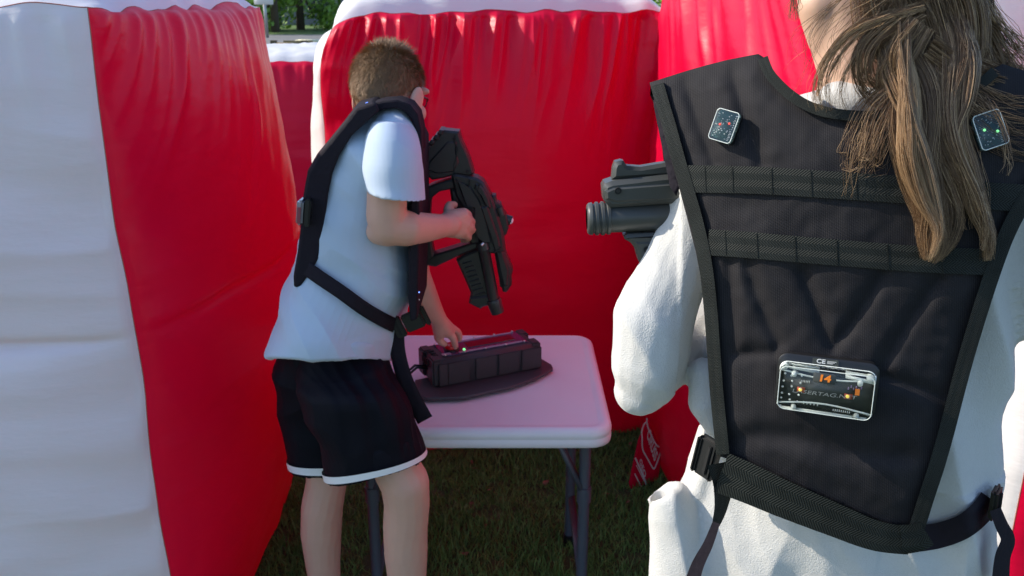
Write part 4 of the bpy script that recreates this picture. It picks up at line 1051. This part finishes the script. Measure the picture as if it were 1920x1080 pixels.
for sx in (-.08, .085):
    c = Vector((VO.x+.06+sx, .95+sx*-.3, 0)); tp += chain([(c+Vector((0, 0, hipz)), .090), (c+Vector((0, 0, .45)), .062), (c+Vector((0, .02, .11)), .046)])
    fuse('shoe', [ell(c+Vector((0, .06, .035)), (.045, .13, .035)), ell(c+Vector((0, .01, .06)), (.04, .05, .05))], SHOE, woman, .005, 4)
fuse('leggings', tp, JEAN, woman, .006, 4)
for s in (-1, 1): ey = MB(); ey.sphere(ghl(s*.031, .080, -.010), .0115, 0, 10); ey.sphere(ghl(s*.031, .088, -.011), .0052, 1, 8); ey.build('eye', [EYEW, HOLE], woman)

# ---- hair
rnd = random.Random(21)
HV = {0: ([], [], []), 1: ([], [], [])}; HFc = {0: [], 1: []}
hmb = MB()
def strand(pts, w0=.00042, mi=0):
    n = len(pts); b = len(hmb.v)
    for i, p in enumerate(pts):
        d = (pts[min(i+1, n-1)]-pts[max(i-1, 0)]).normalized(); x = d.orthogonal().normalized(); y = d.cross(x); t = i/(n-1)
        wv = w0*(1-.65*t**3)
        for k in range(3): hmb.v.append(p+(x*math.cos(k*2.094)+y*math.sin(k*2.094))*wv)
    for i in range(n-1):
        for k in range(3):
            a = b+i*3+k; c = b+i*3+(k+1) % 3; hmb.f.append([a, c, c+3, a+3]); hmb.m.append(mi); hmb.uv.append([(0, 0)]*4)
def cat(P_, t):
    n = len(P_)-1; x = min(max(t*n, 0), n-1e-6); i = int(x); f = x-i
    p0 = P_[max(i-1, 0)]; p1 = P_[i]; p2 = P_[i+1]; p3 = P_[min(i+2, n)]
    return [.5*((2*b)+(-a+c)*f+(2*a-5*b+4*c-d)*f*f+(-a+3*b-3*c+d)*f**3) for a, b, c, d in zip(p0, p1, p2, p3)]
def hs_(px, py, k):      # k: height over the vest, or over the neck further up
    return vsurf(px, py, k)
def lock(guide, n, surf=hs_, seg=16, wig=3.2, light=.25, w0=.00023, tipvar=.42, cl=9, depth=.014, base=.006):
    """guide: (px, py, half width px)"""
    n = int(n*2.6); clumps = [(rnd.uniform(-1, 1), rnd.uniform(0, 1)) for _ in range(max(1, n//cl))]
    for i in range(n):
        c0, d0 = clumps[i % len(clumps)]; a = max(-1, min(1, c0+rnd.gauss(0, .12)*(1 if rnd.random() < .55 else 4))); dd = base+depth*(.35+.65*math.sqrt(max(0, 1-a*a)))*max(0, min(1, d0+rnd.gauss(0, .15)))
        tend = 1-rnd.random()**2*tipvar; t0 = rnd.random()**2*.22; sd = rnd.uniform(0, 100); n_ = 0; pts = []
        wv = wig*rnd.uniform(.4, 1.9); ph = rnd.uniform(0, 6.28)
        for j in range(seg+1):
            t = t0+(tend-t0)*j/seg; wv2 = 1; x, y, w_ = cat(guide, t); x2, y2, _ = cat(guide, min(1, t+.02)); x1, y1, _ = cat(guide, max(0, t-.02))
            L = math.hypot(x2-x1, y2-y1)+1e-6; nx, ny = -(y2-y1)/L, (x2-x1)/L
            o = a*w_ + wv*(math.sin(t*7+ph)*.6+noise.noise(Vector((t*4, sd, 0)))*1.6)*t
            pts.append(surf(x+nx*o, y+ny*o, dd))
        strand(pts, w0, 1 if rnd.random() < light else 0)
def tress(guide, k, n, surf=hs_, spread=1.0, fr=.42, **kw):
    for i in range(k):
        a = (i+.5)/k*2-1+rnd.uniform(-.25, .25); ph = rnd.uniform(0, 6.28); A = rnd.uniform(.15, .5); e = rnd.uniform(.82, 1.06); m = len(guide); g2 = []
        for j, (x, y, w_) in enumerate(guide):
            x2, y2, _ = guide[min(j+1, m-1)]; x1, y1, _ = guide[max(j-1, 0)]; L = math.hypot(x2-x1, y2-y1)+1e-6; nx, ny = -(y2-y1)/L, (x2-x1)/L
            o = (a*spread*(1-fr*.5)+A*math.sin(j*1.3+ph))*w_
            if j == m-1: x, y = x+(x-x1)*(e-1), y+(y-y1)*(e-1)
            g2.append((x+nx*o, y+ny*o, max(2, w_*fr*(1-.45*(j == m-1)))))
        lock(g2, max(4, n//k), surf, **dict(kw, base=kw.get('base', .006)+rnd.uniform(0, .010), light=kw.get('light', .25)*rnd.uniform(.3, 1.8)))
def nk(Yv):
    return lambda px, py, k: at(px, py, Yv-k-.00004*max(0, 120-py)*0)
# scalp and the gathered mass behind the head
sc2 = MB(); vs = []; fs = []; n = 26
for i in range(n+1):
    th = math.pi*i/n*.86
    for k in range(2*n):
        ph = math.pi*k/n; d = Vector((math.sin(th)*math.sin(ph), -math.sin(th)*math.cos(ph), math.cos(th)))
        front = d.y > .35 and d.z < .55
        kk = .92 if front or (abs(d.x) > .8 and d.z < -.2) else 1.0
        vs.append(ghl(d.x*.082*kk, d.y*.102*kk, .012+d.z*.096*kk)+Vector((0, 0, .004*noise.noise(d*6))))
for i in range(n):
    for k in range(2*n): a = i*2*n+k; b = i*2*n+(k+1) % (2*n); fs.append((a, a+2*n, b+2*n, b))
hmb.add(vs, fs, 0)
N1 = nk(.845); N2 = nk(.865); N3 = nk(.83)
# dark body of the tail under the strands
v, f = loft([ring(at(x-w2, y, Yv), at(x+w2, y, Yv), b_, 20, 2) for x, y, w2, Yv, b_ in ((1700, -60, 70, .90, .03), (1735, 20, 85, .885, .028), (1755, 90, 88, .87, .022), (1752, 150, 78, .862, .015), (1735, 200, 45, .852, .010), (1715, 260, 28, .835, .006))])
hmb.add(v, f, 0)
G = lock
tress([(1690, -80, 70), (1730, 20, 90), (1760, 90, 95), (1765, 150, 90), (1760, 195, 90)], 16, 900, N1, light=.12)
tress([(1640, -60, 30), (1660, 20, 34), (1690, 90, 40), (1712, 170, 42), (1722, 240, 40), (1732, 330, 40), (1752, 400, 36), (1754, 450, 28), (1744, 492, 16)], 12, 720, light=.3, depth=.012)
tress([(1690, 20, 14), (1694, 90, 20), (1700, 160, 24), (1702, 230, 26), (1710, 300, 26), (1735, 370, 22), (1760, 430, 16), (1745, 485, 8)], 5, 260, light=.75, depth=.022, base=.014)
tress([(1780, 20, 40), (1800, 100, 40), (1790, 180, 34), (1785, 250, 26), (1808, 320, 22), (1835, 390, 18), (1855, 440, 12), (1853, 488, 6)], 9, 420, light=.25)
G([(1790, 120, 20), (1783, 210, 16), (1800, 290, 14), (1835, 370, 12), (1850, 430, 9), (1842, 470, 6)], 90, light=.5, base=.012)
# loops from the nape to the left and down on the collar; extra light strands paint the sun on them
for off_, nn_ in ((0, 34), (16, 14), (38, 12), (66, 12), (92, 10)):
    G([(1735, 10+off_*.2, 10), (1660, 30+off_*.5, 8), (1600+off_*.6, 55+off_*.55, 6), (1560+off_, 95+off_*.5, 6), (1536+off_*1.2, 140+off_*.2, 7), (1530+off_*1.3, 180, 9), (1538+off_*1.3, 208, 10)], nn_, N3, light=.55, cl=3, tipvar=.4, wig=6)
G([(1700, 20, 16), (1650, 60, 16), (1620, 100, 18), (1622, 150, 20), (1650, 180, 22), (1690, 200, 18)], 70, N3, light=.35, wig=5, tipvar=.5)
tress([(1725, 40, 24), (1690, 90, 28), (1672, 130, 30), (1680, 170, 30), (1705, 210, 24)], 7, 190, N3, light=.45, wig=6, tipvar=.5)

G([(1660, 178, 14), (1690, 182, 12), (1720, 205, 14), (1720, 250, 16)], 130, N3, light=1, wig=3, tipvar=.6)
# sweep to the right shoulder
tress([(1800, -60, 26), (1828, 40, 26), (1858, 110, 22), (1910, 160, 26), (1990, 195, 30)], 9, 420, N2, light=.3)
tress([(1740, 90, 30), (1800, 125, 30), (1860, 160, 34), (1930, 195, 40), (2000, 230, 40)], 9, 320, N3, light=.25, wig=5)
G([(1750, 130, 24), (1820, 190, 40), (1880, 230, 50), (1960, 250, 60)], 50, light=.25, wig=8, tipvar=.8, cl=2)
# thin flyaways over the vest
for gx0, x1, y1 in ((1620, 1592, 372), (1640, 1612, 330), (1665, 1640, 300), (1610, 1580, 300), (1640, 1630, 250)):
    G([(1690, 150, 14), (gx0+20, 200, 22), (gx0, 250, 24), (gx0-18, 300, 20), (x1, y1, 12)], 12, light=.35, wig=9, tipvar=.8, w0=.00028, cl=1)
G([(1850, 180, 30), (1880, 230, 26), (1895, 290, 20), (1890, 330, 14)], 8, light=.3, wig=8, tipvar=.8, w0=.0003)
G([(1740, 180, 50), (1770, 260, 60), (1800, 340, 50), (1820, 430, 40)], 50, light=.25, wig=10, tipvar=.9, w0=.0003)
G([(1780, 0, 80), (1850, 60, 40), (1900, 120, 40), (1935, 150, 30)], 60, N1, light=.4, wig=16, w0=.00028)
for _ in range(26):
    x0 = rnd.uniform(1500, 1620); G([(x0+140, -40, 2), (x0+60, 0, 2), (x0-10+rnd.uniform(-20, 40), 70, 2), (x0-20+rnd.uniform(-30, 60), 150+rnd.uniform(-30, 40), 2)], 1, N3, light=.2, w0=.00022, wig=9)
G([(1500, -60, 10), (1490, 0, 6), (1488, 40, 8)], 14, N2, light=.5, w0=.00025, wig=8)
hmb.build('hair', [HAIRG, HAIRL], woman)

# ---- the vest
gv = empty('harness_vest', tuple(VO), 'black canvas vest with number 14 on its clear sensor, worn over the white hoodie', 'vest', 'laser tag vests')
OUT = [(1218, 155), (1255, 143), (1290, 132), (1325, 122), (1360, 113), (1395, 106), (1422, 101), (1436, 110), (1447, 130), (1462, 148), (1482, 166), (1506, 184), (1532, 198), (1565, 207), (1605, 212), (1650, 212), (1700, 206), (1745, 196), (1790, 178), (1830, 155), (1860, 130), (1880, 120), (1930, 135), (1985, 155), (2030, 175),
       (2022, 215), (2005, 265), (1980, 315), (1952, 352), (1920, 392), (1896, 440), (1876, 490), (1858, 545), (1840, 600), (1822, 660), (1803, 730), (1786, 800), (1768, 870), (1748, 930), (1722, 1000), (1700, 1010), (1640, 975), (1560, 940), (1480, 905), (1400, 872), (1350, 856),
       (1344, 800), (1336, 730), (1328, 650), (1322, 580), (1314, 520), (1304, 470), (1290, 415), (1274, 355), (1255, 290), (1240, 235)]
CR = [[(1282, 140), (1300, 200), (1338, 306)], [(1368, 118), (1392, 200), (1428, 310)], [(1368, 495), (1374, 660)], [(1402, 500), (1425, 570), (1458, 645), (1450, 660)], [(1505, 512), (1528, 570), (1556, 645)], [(1655, 515), (1610, 590), (1562, 650)], [(1760, 525), (1700, 610), (1645, 700)], [(1372, 664), (1440, 660)], [(1640, 700), (1770, 745)]]
FO = [[(1372, 828), (1430, 815), (1500, 822), (1600, 850), (1700, 852)]]
OUTC = OUT+[OUT[0]]
def puff(x, y):
    d = min(segd(x, y, c) for c in CR); de = min(1, segd(x, y, OUTC)/45); h = .006*(1-math.exp(-(d/14)**1.6))*de
    d2 = min(segd(x, y, c) for c in FO); h -= .007*math.exp(-(d2/22)**2)
    h += .0022*noise.noise(Vector((x*.011, y*.011, 3)))+.0009*noise.noise(Vector((x*.04, y*.04, 7)))
    return h
v, f, uv = panel(OUT, vsurf, 6.5, .010, puff, 0)
mb = MB(); mb.add(v, f, 0, uv); mb.build('back_panel', NYL, gv, fix=True)
def rib(name, pts, wd, off=.0105, th=.009, m=WEB, mb=None):
    own = mb is None; mb = mb or MB(); v, f, uv = ribbon(vsurf, pts, wd, off, th, 5, 4); mb.add(v, f, 0, uv)
    if own: return mb.build(name, m, gv, fix=True, auto=50)
EB = 'edge_binding'
rib(EB, [(1232, 158), (1244, 200), (1256, 240), (1271, 295), (1287, 350), (1303, 405), (1316, 460), (1326, 520), (1333, 590), (1338, 660), (1344, 740), (1350, 800), (1355, 852)], 25)
rib(EB, [(1430, 108), (1441, 135), (1458, 156), (1482, 178), (1510, 196), (1545, 209), (1590, 216), (1640, 217), (1700, 211), (1750, 200), (1795, 183), (1835, 160), (1866, 134)], 20, .011)
rib(EB, [(2018, 200), (1998, 262), (1972, 312), (1944, 348), (1912, 393), (1888, 440), (1868, 492), (1849, 548), (1831, 605), (1813, 665), (1794, 735), (1776, 805), (1757, 872), (1738, 930), (1716, 1000)], 30)
def band(c, w0, divs):
    mb = MB(); rib('', c, w0, .0098, .004, mb=mb)
    for t in divs:
        x, y = cat([(*p,) for p in c], t); s = w0*.46; v, f, uv = ribbon(vsurf, [(x, y-s), (x+2, y+s)], 1.6, .0104, .001, 4, 2); mb.add(v, f, 0, uv)
    mb.build('webbing_band', [WEB, NYLB], gv, fix=True, auto=50)
band([(1284, 335), (1340, 336), (1420, 338), (1520, 344), (1640, 352), (1780, 362), (1925, 372)], 51, (.12, .24, .38, .5, .62, .75, .88))
band([(1328, 454), (1400, 459), (1480, 466), (1600, 476), (1730, 486), (1868, 492)], 49, (.1, .25, .42, .55, .7, .85))
rib('waist_webbing', [(1352, 886), (1400, 905), (1470, 936), (1560, 973), (1640, 1004), (1706, 1014)], [78, 52], .010, .004)
rib('waist_webbing', [(1690, 1012), (1722, 1008), (1738, 1000)], [56, 50], .012, .003)
# shoulder pieces folding forward over the shoulders, and the front plate
def fold(L0, name):
    P0 = [vsurf(x, y, -.002) for x, y in L0]; mb = MB(); rows = []
    for k in range(9):
        a = k/8; rows.append([p+Vector((.05*a, .13*a, -.055*a-.10*a*a)) for p in P0])
    n = len(P0); vs = [p for r_ in rows for p in r_]; m0 = len(vs); vs += [p-Vector((0, 0, .012)) for p in vs]
    fs = []
    for i in range(8):
        for k in range(n-1):
            a = i*n+k; fs += [(a, a+1, a+n+1, a+n), (m0+a, m0+a+n, m0+a+n+1, m0+a+1)]
        fs += [(i*n, (i+1)*n, m0+(i+1)*n, m0+i*n), (i*n+n-1, m0+i*n+n-1, m0+(i+1)*n+n-1, (i+1)*n+n-1)]
    mb.add(vs, fs); mb.build(name, NYLB, gv, fix=True)
fold([(1220, 158), (1290, 135), (1360, 116), (1425, 104)], 'shoulder_strap'); fold([(1870, 128), (1930, 138), (1985, 158), (2028, 178)], 'shoulder_strap')
mb = MB(); fp = [Vector((VO.x-.02+dx, VO.y+.30+dy, z)) for dx, dy, z in ((-.06, .0, 1.36), (.0, -.01, 1.34), (.10, -.05, 1.34), (.17, -.06, 1.36), (.18, -.05, 1.02), (-.05, .0, 1.02))]
mb.slab(fp, [p+Vector((.004, .014, 0)) for p in fp]); mb.build('front_panel', NYL, gv, fix=True, smooth=False)
# the layer of the front strap seen at the left edge
mb = MB(); v, f, uv = panel([(1222, 162), (1236, 200), (1252, 250), (1268, 300), (1276, 345), (1268, 368), (1256, 350), (1240, 270), (1226, 200)], lambda x, y, o=0: vsurf(x, y, o-.020), 8, .008); mb.add(v, f, 0, uv); mb.build('strap_edge', NYLB, gv, fix=True)

FROST = mat('frost_and_highlight', (.78, .83, .76), .3)  # shared by pale plastic parts and the painted highlights on cover edges
# sensors
def frame_at(px, py, off, ang):
    c = vsurf(px, py, off); e = .01; a = vsurf(px+20, py, off)-vsurf(px-20, py, off); b = vsurf(px, py-20, off)-vsurf(px, py+20, off)
    x = a.normalized(); n = x.cross(b).normalized(); y = n.cross(x)
    if n.dot(CP-c) < 0: n = -n
    rx = x*math.cos(ang)-y*math.sin(ang); ry = x*math.sin(ang)+y*math.cos(ang)
    return c, Matrix((rx, ry, n)).transposed()
def rr2(w_, h_, r, z, n=6, bul=0.0):
    out = []
    for cx, cy, a0 in ((w_/2-r, h_/2-r, 0), (-w_/2+r, h_/2-r, 90), (-w_/2+r, -h_/2+r, 180), (w_/2-r, -h_/2+r, 270)):
        for k in range(n+1):
            a = R(a0+90*k/n); x = cx+r*math.cos(a); y = cy+r*math.sin(a); y *= 1+bul*(1-(2*x/w_)**2); out.append(Vector((x, y, z)))
    return out
def shell(mb, c, M_, w_, h_, r, zs, mi, bul=0):
    v, f = loft([[c+M_@p for p in rr2(w_-2*i, h_-2*i, max(.0008, r-i*.6), z, 6, bul)] for i, z in zs]); mb.add(v, f, mi)
def sensor_big():
    u = rm(vsurf(1548, 718, 0), 1)
    c, M_ = frame_at(1549, 717, .008, R(8.5)); Wd, Hd = 170*u, 94*u
    mb = MB(); shell(mb, c, M_, Wd+.003, Hd+.006, .010, [(.001, 0), (0, .001), (0, .009), (.0012, .010)], 0)
    base = mb.build('sensor_base', PLAS, gv, auto=40)
    c2 = c - M_@Vector((0, .0025, 0)); mb = MB()
    shell(mb, c2, M_, Wd-.003, Hd-.004, .008, [(.001, .0102), (0, .0112), (0, .022), (.0008, .0245), (.0025, .0255)], 0)
    mb.build('clear_cover', CLEAR, base, auto=30)
    mb = MB(); pr = [c2+M_@p for p in rr2(Wd-.005, Hd-.006, .007, .0250, 6)]; mb.tube(pr+[pr[0]], .0004, 6, cap=False); pr = [c2+M_@p for p in rr2(Wd-.0034, Hd-.0044, .007, .0120, 6)]; mb.tube(pr+[pr[0]], .0007, 6, cap=False); mb.build('rim_highlight', FROST, base)  # pale tubes paint highlights round the clear cover's edges
    # things under the cover
    def q(x, y, z=.0): return c2+M_@Vector((x*Wd, y*Hd, z))
    mb = MB(); mb.box(q(0, -.04, .0125), Wd*.90, Hd*.62, .0014, M_, 0)
    for k in range(2):
        s = -1 if k else 1
        mb.tube([q(-.46+.92*j/14, s*(.34-.09*math.cos(math.pi*(j/14-.5)))-(.03 if s > 0 else .02), .0150) for j in range(15)], .0010, 6, 1)
    mb.box(q(-.26, .36, .0145), Wd*.36, Hd*.055, .003, M_@Matrix.Rotation(R(-5), 3, 'Z'), 1); mb.box(q(.33, .30, .0145), Wd*.30, Hd*.055, .003, M_@Matrix.Rotation(R(-6), 3, 'Z'), 1)
    mb.box(q(0, -.44, .0145), Wd*.86, Hd*.04, .004, M_, 1)
    mb.box(q(-.475, -.02, .0145), Wd*.02, Hd*.8, .005, M_, 1); mb.box(q(.475, .0, .0145), Wd*.02, Hd*.8, .005, M_, 1)
    for x, y in ((-.33, .27), (.33, .25), (-.30, -.40), (.33, -.40)): mb.tube([q(x, y, .013), q(x, y, .0215)], .0026, 12, 1)
    for x, y in ((-.43, .40), (.43, .36)): mb.sphere(q(x, y, .017), .0042, 1, 10, (1, .8, .8))
    rn = random.Random(2)
    for i in range(16):
        x = -.43+.17*(i % 3)/2+rn.uniform(-.012, .012); y = .22-.62*(i//3)/5+rn.uniform(-.02, .02); mb.sphere(q(x, y, .0152), .0011, 2, 6)
    for i in range(5): mb.box(q(-.20+i*.035, -.30, .0142), .0011, .0028, .001, M_, 2)
    for i in range(9): mb.box(q(.10+i*.020, -.36, .0142), .0009, .002, .001, M_, 2)
    for i in range(6): mb.box(q(-.25+i*.016, .12, .0142), .0007, .0022, .001, M_, 2)
    for i in range(6): mb.box(q(.22+i*.025, .10+.04*(i % 2), .0142), .0012, .0024, .001, M_, 3)
    mb.build('board', [PCBD, FROST, mat('solder_white', (.75, .78, .76), .3), mat('violet_part', (.28, .2, .4), .4)], base)
    for x, y, m_ in ((-.25, -.05, LEDY), (.22, -.06, LEDY)):
        mb = MB(); mb.sphere(q(x, y, .0150), .0018, 0, 8); mb.box(q(x+.006, y-.004, .0140), .0075, .0052, .0006, M_, 1); mb.build('led', [m_, mat('red_led_body', (.5, .08, .03), .35) if 'red_led_body' not in bpy.data.materials else bpy.data.materials['red_led_body']], base)
    MB().box(q(.31, .05, .0150), .0042, .0062, .0014, M_, 0).build('orange_part', ORG, base, smooth=False)
    def put(txt, x, y, z, size, m_, bold=.0, sx=1, shear=0, name='lettering', rot=0):
        v, f = text_mesh(txt, size, .0002, bold); mb = MB(); R2 = Matrix.Rotation(rot, 3, 'Z')
        mb.add([q(x, y, z)+M_@(R2@Vector((p.x*sx+p.y*shear, p.y, p.z))) for p in v], f); mb.build(name, m_, base, smooth=False)
    put('LASERTAG.NET', -.01, -.08, .0150, Hd*.10, mat('grey_print', (.34, .36, .36), .5), .0, 1.7, .25, rot=R(1))
    shell_c = q(-.02, .30, 0)
    mb = MB(); shell(mb, shell_c, M_, .0215, .0105, .002, [(.0002, .0256), (0, .0262), (.0002, .0264)], 0); mb.build('number_sticker', mat('dark_sticker', (.05, .055, .05), .5), base)
    put('14', -.02, .297, .0268, .0095, ORG, .00035, 1.25, .1, 'number')
    ce = q(-.03, .535, 0); mb = MB(); shell(mb, ce, M_, .0245, .0062, .0006, [(.0001, .0104), (0, .0108)], 0); mb.build('approval_sticker', bpy.data.materials['dark_sticker'], base, smooth=False)
    put('CE', -.075, .535, .0112, .0062, LABELW, .0001, 1.15)
    mb = MB()
    for r_ in range(3):
        for i in range(5-r_): mb.box(q(.0+.017*i, .555-.022*r_, .0112), .0022, .0005, .0002, M_, 0)
    mb.build('small_print', LABELW, base, smooth=False)
sensor_big()
def sensor_small(px, py, ang, wpx, hpx, leds):
    u = rm(vsurf(px, py, 0), 1); c, M_ = frame_at(px, py, .006, ang); Wd, Hd = wpx*u, hpx*u
    def q(x, y, z): return c+M_@Vector((x*Wd, y*Hd, z))
    mb = MB(); shell(mb, c, M_, Wd, Hd, .003, [(.0005, 0), (0, .001), (0, .0055), (.0005, .006)], 0, .10); base = mb.build('sensor_base', PLAS, gv, auto=40)
    mb = MB(); shell(mb, c, M_, Wd-.002, Hd-.0024, .003, [(.0002, .0061), (0, .0063), (.0, .0067)], 0, .10)
    rn = random.Random(int(px))
    for i in range(46): mb.box(q(rn.uniform(-.40, .40), rn.uniform(-.40, .42), .0069), rn.choice((.0006, .001, .0014)), rn.choice((.0005, .0009)), .0004, M_, 1)
    for i in range(6): mb.sphere(q(.34, .40-i*.075, .007), .0007, 1, 6)
    for i in range(7): mb.box(q(.30, -.12-i*.05, .007), .0018, .0006, .0003, M_, 1)
    mb.build('board', [PCB, bpy.data.materials['solder_white']], base)
    for x, y, m_ in leds: MB().sphere(q(x, y, .0078), .0013, 0, 8).build('led', m_, base)
    mb = MB(); shell(mb, c, M_, Wd, Hd, .003, [(.0002, .0062), (0, .0064), (0, .0105), (.0006, .0114)], 0, .10)
    mb.build('clear_cover', CLEAR, base, auto=30)
    # pale tube painting a highlight along the cover's edge
    mb = MB(); pr = [c+M_@p for p in rr2(Wd-.0006, Hd-.0006, .0028, .0112, 6, .10)]; mb.tube(pr+[pr[0]], .00042, 6, cap=False); mb.build('rim_highlight', FROST, base)
sensor_small(1365, 239, R(15), 46, 56, ((.15, .12, LEDR), (-.22, .02, LEDR)))
sensor_small(1848, 246, R(-20), 50, 64, ((-.18, .05, LEDG), (.24, -.10, LEDG)))

# buckles and hanging straps
def free(Y0, k=0.0): return lambda x, y, o=0: at(x, y, Y0+k*(y-900)-o)
mb = MB(); c = at(1327, 858, .865); M_ = Matrix.Rotation(R(9), 3, 'Y')@Matrix.Rotation(R(-52), 3, 'Z')
mb.box(c, .030, .010, .050, M_, 0, .0035); mb.box(c+M_@Vector((.004, -.006, 0)), .005, .004, .036, M_, 1, .001); mb.box(c+M_@Vector((-.012, -.003, 0)), .006, .013, .046, M_, 0, .0025); mb.box(c+M_@Vector((.012, -.003, 0)), .006, .013, .046, M_, 0, .0025)
mb.build('buckle', [PLAS, HOLE], gv, auto=40)
def frib(name, pts, wd, Y0, k=0, tw=None, m=WEB):
    mb = MB(); s_ = free(Y0, k) if tw is None else tw; v, f, uv = ribbon(s_, pts, wd, 0, .0015, 5, 4); mb.add(v, f, 0, uv); mb.build(name, m, gv, fix=True, auto=50)
frib('hanging_strap', [(1350, 868), (1356, 905), (1352, 950), (1342, 985)], [50, 14], .835, 0, lambda x, y, o=0: at(x, y, .835+.00045*(x-1350)-o))
frib('hanging_strap', [(1343, 980), (1328, 1020), (1308, 1060), (1292, 1110)], [14, 30], .838, 0, lambda x, y, o=0: at(x, y, .838-.0006*(x-1320)-o), NYLB)
BH = BVHTree.FromObject(hoodie, bpy.context.evaluated_depsgraph_get())
def hs2(px, py, off=0):
    ys = []
    for dx, dy in ((0, 0), (12, 0), (-12, 0), (0, 14), (0, -14)):
        h = BH.ray_cast(CP, ray(px+dx, py+dy).normalized()); 
        if h[0] is not None and h[0].y < 1.1: ys.append(h[0].y)
    Y_ = sum(ys)/len(ys) if ys else .88
    return at(px, py, Y_-.007-off)
frib('side_strap', [(1712, 1011), (1760, 1004), (1805, 988), (1838, 962), (1858, 935)], [50, 44], .80, 0, hs2, NYLB)
mb = MB(); c = at(1866, 942, .832); M_ = Matrix.Rotation(R(-3), 3, 'Y')@Matrix.Rotation(R(50), 3, 'Z')
mb.box(c, .026, .008, .038, M_, 0, .003); mb.box(c+M_@Vector((0, -.005, 0)), .005, .003, .028, M_, 1, .001); mb.build('buckle', [PLAS, HOLE], gv, auto=40)
frib('hanging_strap', [(1866, 955), (1878, 985), (1890, 1012), (1880, 1045), (1876, 1090)], [22, 34], .825, 0, lambda x, y, o=0: at(x, y, .825+.0006*(x-1880)-o), NYLB)
